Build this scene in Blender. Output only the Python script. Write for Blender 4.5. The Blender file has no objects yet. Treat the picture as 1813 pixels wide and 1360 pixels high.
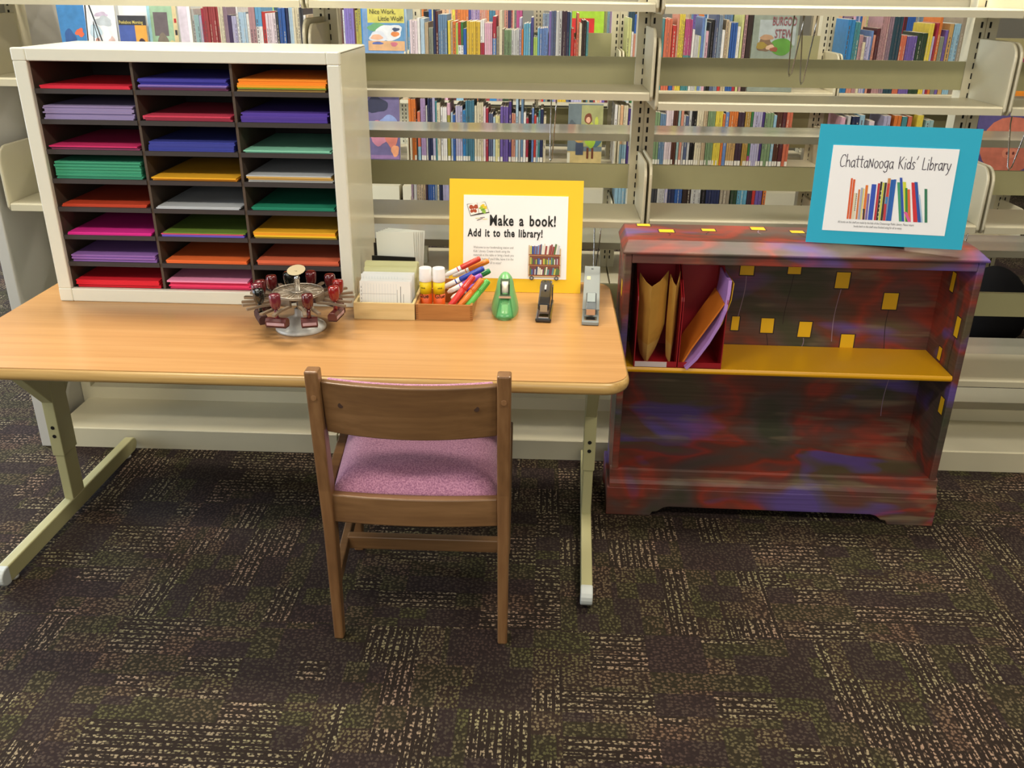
import bpy, bmesh, math, random
from mathutils import Vector, Matrix

sc = bpy.context.scene
C = sc.collection
PI = math.pi
random.seed(7)

# ------------------------------------------------------------------ camera
cam_data = bpy.data.cameras.new('camera')
cam_data.sensor_width = 36.0
cam_data.lens = 36.0 * 1575.0 / 1813.0
cam_data.clip_start = 0.05
cam_data.clip_end = 60
cam = bpy.data.objects.new('camera', cam_data)
C.objects.link(cam)
_r = (Vector((0.999189, 0.03888, 0.010466)), Vector((0.025312, -0.404428, -0.91422)), Vector((-0.031312, 0.913743, -0.405084)))
_m = Matrix((_r[0], -_r[1], -_r[2])).transposed().to_4x4()
_m.translation = Vector((0, 0, 1.33))
cam.matrix_world = _m
sc.camera = cam

# ------------------------------------------------------------------ world, view
sc.view_settings.view_transform = 'Standard'
sc.view_settings.look = 'None'
sc.view_settings.gamma = 1.0
sc.view_settings.exposure = 0.0
sc.view_settings.use_curve_mapping = False
W = bpy.data.worlds.new('room_daylight')
sc.world = W
W.use_nodes = True
W.node_tree.nodes['Background'].inputs[0].default_value = (0.80, 0.90, 1.0, 1)
W.node_tree.nodes['Background'].inputs[1].default_value = 0.09

# ------------------------------------------------------------------ ceiling lights (real troffers in the ceiling) and daylight
def area(name, loc, sx, sy, power, col, rot=(0, 0, 0)):
    l = bpy.data.lights.new(name, 'AREA')
    l.shape = 'RECTANGLE'; l.size = sx; l.size_y = sy
    l.energy = power; l.color = col
    o = bpy.data.objects.new(name, l)
    o.location = loc; o.rotation_euler = rot
    C.objects.link(o)
    return o
CEIL = 2.75
WARM = (1.0, 0.90, 0.74)
COOL = (0.86, 0.93, 1.0)
TROFFERS = [(-1.35, 2.45, 96), (0.95, 2.45, 96), (-1.35, 0.25, 80), (1.15, 0.25, 80), (-2.6, 5.0, 80), (-0.2, 5.0, 52), (2.2, 5.0, 52)]
for i, (lx, ly, p) in enumerate(TROFFERS):
    area('ceiling_lamp', (lx, ly, CEIL - 0.03), 1.15, 0.3, p * 0.5, WARM)
area('window_daylight', (-5.2, 4.2, 1.6), 3.6, 1.8, 430, (0.78, 0.88, 1.0), (0, -PI / 2, 0))
area('window_daylight', (-5.2, 0.4, 1.7), 3.2, 1.6, 110, (0.80, 0.89, 1.0), (0, -PI / 2, 0))
area('window_daylight', (-0.4, -2.9, 1.9), 5.0, 1.2, 42, (1.0, 0.97, 0.92), (PI / 2, 0, 0))

# ------------------------------------------------------------------ materials
def lin(c):
    return tuple((x / 12.92 if x <= 0.04045 else ((x + 0.055) / 1.055) ** 2.4) for x in (v / 255.0 for v in c)) + (1.0,)
MATS = {}
def mat(name, rgb, rough=0.5, metal=0.0, spec=0.5, coat=0.0, vary=0.0, vscale=20.0, bump=0.0, bscale=200.0):
    if name in MATS: return MATS[name]
    m = bpy.data.materials.new(name); m.use_nodes = True
    nt = m.node_tree; b = nt.nodes['Principled BSDF']
    b.inputs['Base Color'].default_value = lin(rgb)
    b.inputs['Roughness'].default_value = rough
    b.inputs['Metallic'].default_value = metal
    b.inputs['Specular IOR Level'].default_value = spec
    b.inputs['Coat Weight'].default_value = coat
    if vary or bump:
        tc = nt.nodes.new('ShaderNodeTexCoord')
    if vary:
        n = nt.nodes.new('ShaderNodeTexNoise'); n.inputs['Scale'].default_value = vscale; n.inputs['Detail'].default_value = 4
        nt.links.new(tc.outputs['Object'], n.inputs['Vector'])
        r = nt.nodes.new('ShaderNodeMapRange')
        r.inputs['From Min'].default_value = 0.3; r.inputs['From Max'].default_value = 0.7
        r.inputs['To Min'].default_value = 1 - vary; r.inputs['To Max'].default_value = 1 + vary
        nt.links.new(n.outputs['Fac'], r.inputs['Value'])
        mx = nt.nodes.new('ShaderNodeVectorMath'); mx.operation = 'SCALE'
        mx.inputs[0].default_value = lin(rgb)[:3]
        nt.links.new(r.outputs['Result'], mx.inputs['Scale'])
        nt.links.new(mx.outputs['Vector'], b.inputs['Base Color'])
    if bump:
        n2 = nt.nodes.new('ShaderNodeTexNoise'); n2.inputs['Scale'].default_value = bscale; n2.inputs['Detail'].default_value = 2
        nt.links.new(tc.outputs['Object'], n2.inputs['Vector'])
        bp = nt.nodes.new('ShaderNodeBump'); bp.inputs['Strength'].default_value = bump; bp.inputs['Distance'].default_value = 0.001
        nt.links.new(n2.outputs['Fac'], bp.inputs['Height'])
        nt.links.new(bp.outputs['Normal'], b.inputs['Normal'])
    MATS[name] = m
    return m

def nodes_of(name):
    m = bpy.data.materials.new(name); m.use_nodes = True
    nt = m.node_tree
    return m, nt, nt.nodes['Principled BSDF']
def N(nt, typ, **kw):
    n = nt.nodes.new(typ)
    for k, v in kw.items(): setattr(n, k, v)
    return n
def mth(nt, op, a, b=None, c=None):
    n = nt.nodes.new('ShaderNodeMath'); n.operation = op
    for i, v in enumerate((a, b, c)):
        if v is None: continue
        if isinstance(v, (int, float)): n.inputs[i].default_value = v
        else: nt.links.new(v, n.inputs[i])
    return n.outputs[0]
def ramp(nt, fac, stops, interp='LINEAR'):
    r = nt.nodes.new('ShaderNodeValToRGB'); r.color_ramp.interpolation = interp
    e = r.color_ramp.elements
    while len(e) < len(stops): e.new(0.5)
    for i, (p, c) in enumerate(stops):
        e[i].position = p; e[i].color = c
    nt.links.new(fac, r.inputs['Fac'])
    return r.outputs['Color']
def mixc(nt, fac, a, b, blend='MIX'):
    m = nt.nodes.new('ShaderNodeMix'); m.data_type = 'RGBA'; m.blend_type = blend
    for sock, v in ((m.inputs[0], fac), (m.inputs[6], a), (m.inputs[7], b)):
        if isinstance(v, (int, float)): sock.default_value = v
        elif isinstance(v, tuple): sock.default_value = v
        else: nt.links.new(v, sock)
    return m.outputs[2]

def carpet_material():
    m, nt, b = nodes_of('carpet_tiles')
    tc = N(nt, 'ShaderNodeTexCoord'); sp = N(nt, 'ShaderNodeSeparateXYZ'); nt.links.new(tc.outputs['Object'], sp.inputs[0])
    T = 0.5
    tx = mth(nt, 'DIVIDE', mth(nt, 'ADD', sp.outputs['X'], 20 - 0.062), T)
    ty = mth(nt, 'DIVIDE', mth(nt, 'ADD', sp.outputs['Y'], 20 - 1.62 + 20 - 18.38 - 1.62), T)
    fx = mth(nt, 'FLOOR', tx); fy = mth(nt, 'FLOOR', ty)
    chk = mth(nt, 'MODULO', mth(nt, 'ADD', fx, fy), 2.0)
    # direction of the weave turns a quarter from tile to tile
    inv = mth(nt, 'SUBTRACT', 1.0, chk)
    u = mth(nt, 'ADD', mth(nt, 'MULTIPLY', sp.outputs['X'], chk), mth(nt, 'MULTIPLY', sp.outputs['Y'], inv))
    v = mth(nt, 'ADD', mth(nt, 'MULTIPLY', sp.outputs['Y'], chk), mth(nt, 'MULTIPLY', sp.outputs['X'], inv))
    # little curved flecks of yarn set in rows
    cv = N(nt, 'ShaderNodeCombineXYZ')
    nt.links.new(mth(nt, 'MULTIPLY', u, 105.0), cv.inputs[0]); nt.links.new(mth(nt, 'MULTIPLY', v, 125.0), cv.inputs[1])
    nt.links.new(mth(nt, 'ADD', mth(nt, 'MULTIPLY', fx, 3.1), fy), cv.inputs[2])
    dn = N(nt, 'ShaderNodeTexNoise'); dn.inputs['Scale'].default_value = 2.2; dn.inputs['Detail'].default_value = 1
    nt.links.new(cv.outputs[0], dn.inputs['Vector'])
    wv = N(nt, 'ShaderNodeVectorMath', operation='ADD'); nt.links.new(cv.outputs[0], wv.inputs[0])
    ws = N(nt, 'ShaderNodeVectorMath', operation='SCALE'); nt.links.new(dn.outputs['Color'], ws.inputs[0]); ws.inputs['Scale'].default_value = 0.9
    nt.links.new(ws.outputs['Vector'], wv.inputs[1])
    vo = N(nt, 'ShaderNodeTexVoronoi'); vo.voronoi_dimensions = '2D'; vo.inputs['Scale'].default_value = 1.0; vo.inputs['Randomness'].default_value = 0.75
    nt.links.new(wv.outputs[0], vo.inputs['Vector'])
    fl = N(nt, 'ShaderNodeMapRange'); nt.links.new(vo.outputs['Distance'], fl.inputs['Value'])
    fl.inputs['From Min'].default_value = 0.42; fl.inputs['From Max'].default_value = 0.24
    fleck = fl.outputs['Result']
    rnd_ = N(nt, 'ShaderNodeSeparateColor'); nt.links.new(vo.outputs['Color'], rnd_.inputs[0])
    vr = mth(nt, 'DIVIDE', v, 0.0160)
    stripe = mth(nt, 'LESS_THAN', mth(nt, 'SUBTRACT', vr, mth(nt, 'FLOOR', vr)), 0.55)
    def cell(su, sv, seed):
        c = N(nt, 'ShaderNodeCombineXYZ')
        nt.links.new(mth(nt, 'ADD', mth(nt, 'FLOOR', mth(nt, 'DIVIDE', u, su)), mth(nt, 'MULTIPLY', fx, 13.1)), c.inputs[0])
        nt.links.new(mth(nt, 'ADD', mth(nt, 'FLOOR', mth(nt, 'DIVIDE', v, sv)), mth(nt, 'MULTIPLY', fy, 7.7)), c.inputs[1])
        c.inputs[2].default_value = seed
        w = N(nt, 'ShaderNodeTexWhiteNoise', noise_dimensions='3D'); nt.links.new(c.outputs[0], w.inputs['Vector'])
        return w.outputs['Value']
    c1 = cell(0.125, 0.0625, 1.0); c2 = cell(0.0625, 0.05, 5.0); c3 = cell(0.25, 0.125, 9.0)
    kind = mth(nt, 'ADD', mth(nt, 'MULTIPLY', c1, 0.55), mth(nt, 'ADD', mth(nt, 'MULTIPLY', c2, 0.2), mth(nt, 'MULTIPLY', c3, 0.25)))
    isdark = mth(nt, 'LESS_THAN', kind, 0.36)
    isstr = mth(nt, 'GREATER_THAN', kind, 0.56)
    amp = ramp(nt, kind, [(0.0, (0.16, 0.16, 0.16, 1)), (0.36, (0.42, 0.42, 0.42, 1)), (0.47, (0.55, 0.55, 0.55, 1)), (0.56, (0.95, 0.95, 0.95, 1))], 'CONSTANT')
    gate = mth(nt, 'MAXIMUM', stripe, mth(nt, 'SUBTRACT', 1.0, isstr))
    spars = mth(nt, 'MAXIMUM', mth(nt, 'GREATER_THAN', rnd_.outputs[0], 0.25), 0.25)
    f = mth(nt, 'MULTIPLY', mth(nt, 'MULTIPLY', fleck, gate), mth(nt, 'MULTIPLY', amp, spars))
    yarn = ramp(nt, kind, [(0.0, lin((120, 104, 98))), (0.36, lin((102, 93, 64))), (0.47, lin((114, 95, 74))), (0.56, lin((148, 131, 112)))], 'CONSTANT')
    tint = N(nt, 'ShaderNodeTexNoise'); tint.inputs['Scale'].default_value = 5.0
    nt.links.new(tc.outputs['Object'], tint.inputs['Vector'])
    yarn = mixc(nt, 0.5, yarn, ramp(nt, tint.outputs['Fac'], [(0.38, lin((150, 118, 100))), (0.5, lin((140, 130, 100))), (0.62, lin((118, 122, 76)))]))
    base = ramp(nt, kind, [(0.0, lin((42, 33, 32))), (0.36, lin((43, 38, 28))), (0.47, lin((45, 35, 30))), (0.56, lin((41, 33, 28)))], 'CONSTANT')
    col = mixc(nt, f, base, yarn)
    nt.links.new(col, b.inputs['Base Color'])
    b.inputs['Roughness'].default_value = 0.95; b.inputs['Specular IOR Level'].default_value = 0.12
    bp = N(nt, 'ShaderNodeBump'); bp.inputs['Strength'].default_value = 0.3; bp.inputs['Distance'].default_value = 0.002
    nt.links.new(fleck, bp.inputs['Height']); nt.links.new(bp.outputs['Normal'], b.inputs['Normal'])
    return m

def wood_material(name, c_lo, c_mid, c_hi, scale=(1.2, 40, 40), rough=0.35, coat=0.2, contrast=1.0):
    m, nt, b = nodes_of(name)
    tc = N(nt, 'ShaderNodeTexCoord'); mp = N(nt, 'ShaderNodeMapping'); mp.inputs['Scale'].default_value = scale
    nt.links.new(tc.outputs['Object'], mp.inputs['Vector'])
    n = N(nt, 'ShaderNodeTexNoise'); n.inputs['Scale'].default_value = 1.0; n.inputs['Detail'].default_value = 6; n.inputs['Distortion'].default_value = 0.6
    nt.links.new(mp.outputs[0], n.inputs['Vector'])
    mp2 = N(nt, 'ShaderNodeMapping'); mp2.inputs['Scale'].default_value = tuple(s * 4 for s in scale)
    nt.links.new(tc.outputs['Object'], mp2.inputs['Vector'])
    n2 = N(nt, 'ShaderNodeTexNoise'); n2.inputs['Scale'].default_value = 1.0; n2.inputs['Detail'].default_value = 3
    nt.links.new(mp2.outputs[0], n2.inputs['Vector'])
    s = mth(nt, 'ADD', mth(nt, 'MULTIPLY', n.outputs['Fac'], 0.65), mth(nt, 'MULTIPLY', n2.outputs['Fac'], 0.35))
    col = ramp(nt, s, [(0.5 - 0.16 / contrast, lin(c_lo)), (0.5, lin(c_mid)), (0.5 + 0.16 / contrast, lin(c_hi))])
    nt.links.new(col, b.inputs['Base Color'])
    b.inputs['Roughness'].default_value = rough; b.inputs['Coat Weight'].default_value = coat; b.inputs['Coat Roughness'].default_value = 0.25
    return m

def painted_material(name='painted_case'):
    m, nt, b = nodes_of(name)
    tc = N(nt, 'ShaderNodeTexCoord')
    def noise(scale, vec, det=3, dist=0.4):
        mp = N(nt, 'ShaderNodeMapping'); mp.inputs['Scale'].default_value = vec
        nt.links.new(tc.outputs['Object'], mp.inputs['Vector'])
        n = N(nt, 'ShaderNodeTexNoise'); n.inputs['Scale'].default_value = scale; n.inputs['Detail'].default_value = det; n.inputs['Distortion'].default_value = dist
        nt.links.new(mp.outputs[0], n.inputs['Vector']); return n.outputs['Fac']
    a = noise(3.3, (0.9, 1.6, 1.5), 3); d = noise(3.8, (0.8, 1.5, 1.9), 2, 0.5)
    e = noise(3.0, (1.2, 2.0, 46.0), 3, 0.2); g = noise(4.0, (1.0, 1.0, 6.0), 3, 0.3)
    col = ramp(nt, a, [(0.34, lin((66, 68, 50))), (0.42, lin((88, 72, 66))), (0.48, lin((106, 60, 48))), (0.53, lin((150, 58, 42))), (0.575, lin((108, 64, 58))), (0.66, lin((92, 80, 58)))])
    vio = ramp(nt, d, [(0.56, (0, 0, 0, 1)), (0.65, (0.9, 0.9, 0.9, 1))])
    och = ramp(nt, g, [(0.56, (0, 0, 0, 1)), (0.70, (0.75, 0.75, 0.75, 1))])
    col = mixc(nt, vio, col, lin((98, 78, 152)))
    col = mixc(nt, och, col, lin((134, 116, 92)))
    st = ramp(nt, e, [(0.3, (0.62, 0.62, 0.62, 1)), (0.7, (0.98, 0.98, 0.98, 1))])
    col = mixc(nt, 0.85, col, st, 'MULTIPLY')
    nt.links.new(col, b.inputs['Base Color'])
    b.inputs['Roughness'].default_value = 0.5; b.inputs['Coat Weight'].default_value = 0.04
    return m

def fabric_material(name, c1, c2):
    m, nt, b = nodes_of(name)
    tc = N(nt, 'ShaderNodeTexCoord')
    n = N(nt, 'ShaderNodeTexNoise'); n.inputs['Scale'].default_value = 330.0; n.inputs['Detail'].default_value = 3
    nt.links.new(tc.outputs['Object'], n.inputs['Vector'])
    col = ramp(nt, n.outputs['Fac'], [(0.38, lin(c1)), (0.62, lin(c2))])
    nt.links.new(col, b.inputs['Base Color'])
    b.inputs['Roughness'].default_value = 0.95; b.inputs['Specular IOR Level'].default_value = 0.1
    b.inputs['Sheen Weight'].default_value = 0.3
    bp = N(nt, 'ShaderNodeBump'); bp.inputs['Strength'].default_value = 0.5; bp.inputs['Distance'].default_value = 0.001
    nt.links.new(n.outputs['Fac'], bp.inputs['Height']); nt.links.new(bp.outputs['Normal'], b.inputs['Normal'])
    return m

M_carpet = carpet_material()
M_table = wood_material('table_laminate', (178, 132, 80), (187, 140, 87), (195, 149, 96), (1.1, 38, 38), 0.32, 0.15, 1.0)
M_edge = wood_material('table_edge_oak', (176, 140, 82), (196, 160, 98), (208, 174, 112), (2.0, 60, 60), 0.3, 0.4)
M_chair = wood_material('chair_wood', (108, 76, 48), (126, 90, 57), (140, 104, 68), (30, 30, 2.2), 0.38, 0.2)
M_chair_h = wood_material('chair_wood_rail', (104, 74, 47), (118, 86, 54), (132, 98, 64), (2.2, 30, 30), 0.38, 0.2)
M_lightwood = wood_material('light_pine', (200, 172, 116), (220, 194, 138), (232, 208, 156), (3.0, 30, 30), 0.5, 0.05, 0.8)
M_brownwood = wood_material('brown_pine', (158, 104, 52), (180, 122, 64), (192, 134, 74), (3.0, 40, 40), 0.5, 0.05)
M_paint = painted_material()
M_purple = fabric_material('purple_fabric', (150, 100, 132), (194, 142, 168))
M_rear = mat('rear_shelf_steel', (188, 184, 164), 0.16)
M_shelf = mat('beige_steel', (208, 201, 174), 0.34, vary=0.02, vscale=8)
M_shelf_green = mat('olive_steel', (164, 160, 120), 0.42, vary=0.03, vscale=10)
M_slot = mat('slot_black', (22, 20, 18), 0.9)
M_panel = mat('end_panel_grey', (196, 194, 188), 0.5)
M_legmetal = mat('leg_enamel', (176, 172, 128), 0.4)
M_legcap = mat('foot_cap_grey', (196, 202, 200), 0.4)
M_org = mat('ivory_enamel', (226, 226, 212), 0.28, coat=0.2)
M_org_side = mat('ivory_side', (212, 208, 184), 0.25, coat=0.3)
M_dark = mat('dark_brown_board', (56, 50, 50), 0.7)
M_back = mat('organizer_back', (38, 32, 30), 0.8)
M_darkdiv = mat('brown_divider', (80, 66, 54), 0.7)
M_black = mat('black_plastic', (24, 24, 26), 0.3)
M_bag = mat('black_canvas', (20, 20, 22), 0.9, spec=0.1)
M_chrome = mat('chrome', (205, 205, 205), 0.18, 1.0)
M_zinc = mat('galvanised_zinc', (206, 208, 204), 0.45, 0.3, vary=0.12, vscale=60)
M_wheel = mat('wheel_steel', (178, 170, 158), 0.35, 0.8)
M_clip = mat('clip_steel', (140, 126, 108), 0.42, 0.5)
M_white = mat('white_paper', (250, 250, 252), 0.7)
M_ink = mat('black_ink', (18, 18, 20), 0.7)
M_greytext = mat('grey_ink', (120, 120, 124), 0.8)
M_yellowboard = mat('yellow_matboard', (250, 206, 44), 0.75)
M_blueboard = mat('cyan_matboard', (44, 176, 210), 0.8)
M_card = mat('cardboard_brown', (150, 112, 74), 0.85)
M_cream = mat('cream_card', (222, 218, 176), 0.75)
M_pages = mat('book_pages', (225, 218, 200), 0.85)

# ------------------------------------------------------------------ mesh helpers
class MB:
    """collects shapes, then links them as ONE mesh object"""
    def __init__(s): s.v = []; s.f = []; s.mi = []; s.cur = 0; s.sm = []; s.smooth = False
    def face(s, idx): s.f.append(idx); s.mi.append(s.cur); s.sm.append(s.smooth)
    def box(s, x0, x1, y0, y1, z0, z1, M=None):
        k = len(s.v)
        P = [(x0, y0, z0), (x1, y0, z0), (x1, y1, z0), (x0, y1, z0), (x0, y0, z1), (x1, y0, z1), (x1, y1, z1), (x0, y1, z1)]
        if M is not None: P = [tuple(M @ Vector(p)) for p in P]
        s.v += P
        for q in ((0, 3, 2, 1), (4, 5, 6, 7), (0, 1, 5, 4), (1, 2, 6, 5), (2, 3, 7, 6), (3, 0, 4, 7)):
            s.face([k + i for i in q])
        return s
    def prism(s, prof, axis, a, b, M=None):
        """extrude a closed 2-D profile along an axis; profile in the other two axes (x,y,z order)"""
        k = len(s.v); n = len(prof)
        def P(p, t):
            q = {'x': (t, p[0], p[1]), 'y': (p[0], t, p[1]), 'z': (p[0], p[1], t)}[axis]
            return tuple(M @ Vector(q)) if M is not None else q
        s.v += [P(p, a) for p in prof] + [P(p, b) for p in prof]
        s.face([k + i for i in range(n)][::-1]); s.face([k + n + i for i in range(n)])
        for i in range(n):
            j = (i + 1) % n
            s.face([k + i, k + j, k + n + j, k + n + i])
        return s
    def tube(s, pts, r, seg=10, caps=True):
        """round bar through points; r number or list"""
        pts = [Vector(p) for p in pts]; n = len(pts); k = len(s.v)
        rs = r if isinstance(r, (list, tuple)) else [r] * n
        prev = None
        for i, p in enumerate(pts):
            d = (pts[min(i + 1, n - 1)] - pts[max(i - 1, 0)]).normalized()
            if prev is None:
                a = Vector((0, 0, 1)) if abs(d.z) < 0.9 else Vector((1, 0, 0))
                u = d.cross(a).normalized()
            else:
                u = (prev - d * prev.dot(d)).normalized()
            w = d.cross(u); prev = u
            for j in range(seg):
                t = 2 * PI * j / seg
                s.v.append(tuple(p + (u * math.cos(t) + w * math.sin(t)) * rs[i]))
        sm = s.smooth; s.smooth = True
        for i in range(n - 1):
            for j in range(seg):
                s.face([k + i * seg + j, k + i * seg + (j + 1) % seg, k + (i + 1) * seg + (j + 1) % seg, k + (i + 1) * seg + j])
        s.smooth = sm
        if caps:
            s.face([k + j for j in range(seg)][::-1]); s.face([k + (n - 1) * seg + j for j in range(seg)])
        return s
    def lathe(s, prof, cx=0, cy=0, cz=0, seg=28, sx=1, sy=1):
        k = len(s.v); n = len(prof)
        for r, z in prof:
            for j in range(seg):
                t = 2 * PI * j / seg
                s.v.append((cx + r * math.cos(t) * sx, cy + r * math.sin(t) * sy, cz + z))
        sm = s.smooth; s.smooth = True
        for i in range(n - 1):
            for j in range(seg):
                s.face([k + i * seg + j, k + i * seg + (j + 1) % seg, k + (i + 1) * seg + (j + 1) % seg, k + (i + 1) * seg + j])
        s.smooth = sm
        s.face([k + j for j in range(seg)][::-1]); s.face([k + (n - 1) * seg + j for j in range(seg)])
        return s
    def quad(s, a, b, c, d):
        k = len(s.v); s.v += [tuple(a), tuple(b), tuple(c), tuple(d)]; s.face([k, k + 1, k + 2, k + 3]); return s
    def grid(s, rows, closed=False):
        """rows of points -> sheet"""
        k = len(s.v); n = len(rows[0])
        for r in rows: s.v += [tuple(p) for p in r]
        for i in range(len(rows) - 1):
            for j in range(n - 1): s.face([k + i * n + j, k + i * n + j + 1, k + (i + 1) * n + j + 1, k + (i + 1) * n + j])
        return s
    def mesh(s, name, mats):
        me = bpy.data.meshes.new(name)
        me.from_pydata(s.v, [], s.f)
        for m in (mats if isinstance(mats, (list, tuple)) else [mats]): me.materials.append(m)
        for i, p in enumerate(me.polygons): p.material_index = s.mi[i]; p.use_smooth = s.sm[i]
        me.update(); return me
    def build(s, name, mats, parent=None, bevel=0, seg=2, loc=None, rot=None, solid=0, sub=0, fixn=True):
        me = s.mesh(name, mats)
        if fixn:
            bm = bmesh.new(); bm.from_mesh(me); bmesh.ops.recalc_face_normals(bm, faces=bm.faces); bm.to_mesh(me); bm.free()
        o = bpy.data.objects.new(name, me); C.objects.link(o)
        if parent: o.parent = parent
        if loc: o.location = loc
        if rot: o.rotation_euler = rot
        if solid:
            d = o.modifiers.new('thickness', 'SOLIDIFY'); d.thickness = solid; d.offset = 0
        if bevel:
            d = o.modifiers.new('rounded', 'BEVEL'); d.width = bevel; d.segments = seg; d.limit_method = 'ANGLE'; d.angle_limit = 0.6
        if sub:
            d = o.modifiers.new('soft', 'SUBSURF'); d.levels = sub; d.render_levels = sub
        return o

def tag(o, label=None, cat=None, group=None, kind=None):
    if label: o['label'] = label
    if cat: o['category'] = cat
    if group: o['group'] = group
    if kind: o['kind'] = kind
    return o
def thing(name, label, cat, loc=(0, 0, 0), rot=(0, 0, 0), group=None):
    o = bpy.data.objects.new(name, None); C.objects.link(o)
    o.empty_display_size = 0.05
    o.location = loc; o.rotation_euler = rot
    return tag(o, label, cat, group)
def structure(o): o['kind'] = 'structure'; return o

def text_part(s, size, material, parent, x, z, y=-0.0012, name='lettering', bold=0.0, xs=1.0, align='LEFT', spacing=1.0, wspace=1.0):
    """flat lettering standing in the local XZ plane, facing -Y; x,z is the baseline start"""
    cu = bpy.data.curves.new('lettering', 'FONT'); cu.body = s; cu.size = size; cu.align_x = align
    cu.offset = bold * size; cu.space_character = spacing; cu.space_word = wspace; cu.resolution_u = 3
    tmp = bpy.data.objects.new('tmp_text', cu)
    me = bpy.data.meshes.new_from_object(tmp)
    bpy.data.objects.remove(tmp); bpy.data.curves.remove(cu)
    me.transform(Matrix(((xs, 0, 0, x), (0, 0, 1, y), (0, 1, 0, z), (0, 0, 0, 1))))
    me.materials.clear(); me.materials.append(material); me.name = name
    o = bpy.data.objects.new(name, me); C.objects.link(o)
    if parent: o.parent = parent
    return o
# ================================================================== THE ROOM
f = MB().box(-7, 7, -3, 10, -0.05, 0); structure(f.build('floor', M_carpet))
f = MB().box(-7, 7, 10, 10.1, 0, CEIL); structure(f.build('wall_back', mat('wall_paint', (200, 192, 172), 0.8)))
f = MB().box(-7, 7, -3.1, -3, 0, CEIL); structure(f.build('wall_front', mat('wall_paint', (200, 192, 172), 0.8)))
f = MB().box(-7.1, -7, -3, 10, 0, CEIL); structure(f.build('wall_left', mat('wall_paint', (200, 192, 172), 0.8)))
f = MB().box(7, 7.1, -3, 10, 0, CEIL); structure(f.build('wall_right', mat('wall_paint', (200, 192, 172), 0.8)))
f = MB()
f.box(-7, 7, -3, 10, CEIL, CEIL + 0.05)
structure(f.build('ceiling', mat('ceiling_tile', (214, 210, 198), 0.9)))

# ================================================================== LIBRARY SHELVING
def upright(mb, x, y, z1, w=0.066, d=0.05, slots=True):
    mb.cur = 0
    mb.box(x - w / 2, x - 0.002, y, y + d, 0.0, z1); mb.box(x + 0.002, x + w / 2, y, y + d, 0.0, z1); mb.box(x - 0.004, x + 0.004, y + 0.004, y + d, 0, z1)
    if slots:
        mb.cur = 1
        z = 0.14
        while z < z1 - 0.03:
            for sx in (-0.0115, 0.0115):
                mb.box(x + sx - 0.0028, x + sx + 0.0028, y - 0.0006, y + 0.001, z, z + 0.0155)
            z += 0.0264
        mb.cur = 0

def bracket_profile(yf, yb, z0, z1, r=0.045):
    pts = [(yb, z0), (yf + 0.012, z0), (yf, z0 + 0.012)]
    for k in range(7):
        t = PI - k * PI / 12
        pts.append((yf + r + r * math.cos(t), z1 - r + r * math.sin(t)))
    pts += [(yb, z1)]
    return pts

def shelf_tray(parent, x0, x1, yf, yb, z, name='shelf', lip=0.021, up=0.155, ends=True, base=False):
    """one cantilever shelf: folded steel tray with rolled front lip, carried by two end brackets"""
    mb = MB()
    prof = [(yb, z - 0.016), (yb, z), (yf + 0.004, z), (yf, z - 0.004), (yf, z - lip), (yf + 0.004, z - lip), (yf + 0.006, z - 0.006), (yb - 0.003, z - 0.006), (yb - 0.003, z - 0.016)]
    mb.prism(prof, 'x', x0, x1)
    s = mb.build(name, M_shelf, parent)
    if ends:
        for xx in (x0 - 0.009, x1 + 0.001):
            b = MB(); b.prism(bracket_profile(yf - 0.002, yb + 0.008, z - 0.023, z + up), 'x', xx, xx + 0.008)
            b.build('end_bracket', M_shelf, s, bevel=0.003)
    return s

def stop(parent, x0, x1, y, z0, z1):
    mb = MB(); mb.prism([(y, z0), (y, z1), (y + 0.014, z1), (y + 0.014, z1 - 0.004), (y + 0.003, z1 - 0.004), (y + 0.003, z0 + 0.004), (y + 0.014, z0 + 0.004), (y + 0.014, z0)], 'x', x0, x1)
    return mb.build('back_stop', M_shelf_green, parent)

UX = [-1.528, -0.622, 0.278, 1.186, 2.096]
A = thing('library_shelving', 'beige steel library shelving with empty shelves standing right behind the table', 'shelving', (0, 2.65, 0))
A.location = (0, 0, 0)
for x in UX:
    mb = MB(); upright(mb, x, 2.65, 2.0); mb.build('upright', [M_shelf, M_slot], A)
YF = 2.43; YB = 2.645
NEAR = [(1.103, 0.768, 0.30), (1.090, 0.752, 0.30), (1.067, 0.757, 0.30), (1.067, 0.757, 0.302)]
TOPZ = [1.304, 1.304, 1.300, 1.300]
for i in range(4):
    x0, x1 = UX[i] + (0.030 if i == 0 else 0.012), UX[i + 1] - 0.012
    for z in NEAR[i]:
        if z < 0.4 and i in (0, 1): continue
        shelf_tray(A, x0, x1, YF, YB, z)
    shelf_tray(A, x0, x1, YF, YB, TOPZ[i])
    for (z0, z1) in ((1.087, 1.162), (0.797, 0.866), (0.424, 0.498)):
        stop(A, x0 + 0.022, x1 - 0.022, 2.652, z0, z1)
    stop(A, x0 + 0.022, x1 - 0.022, 2.652, 1.345, 1.43)
    # shelves of the rear face
    for z in (1.32, 0.945, 0.617, 0.262):
        mb = MB(); mb.prism([(2.90, z - 0.02), (2.90, z), (2.705, z), (2.705, z - 0.021), (2.709, z - 0.021), (2.709, z - 0.005), (2.896, z - 0.005), (2.896, z - 0.02)], 'x', x0, x1)
        mb.build('rear_shelf', M_rear, A)
    # base: toe board and bottom shelf on both faces
    mb = MB(); mb.prism([(2.43, 0.0), (2.43, 0.064), (2.434, 0.067), (2.648, 0.067), (2.648, 0.108), (2.705, 0.108), (2.705, 0.067), (2.92, 0.067), (2.92, 0.0)], 'x', x0 - 0.009, x1 + 0.009)
    mb.build('base_shelf', M_shelf, A)
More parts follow.
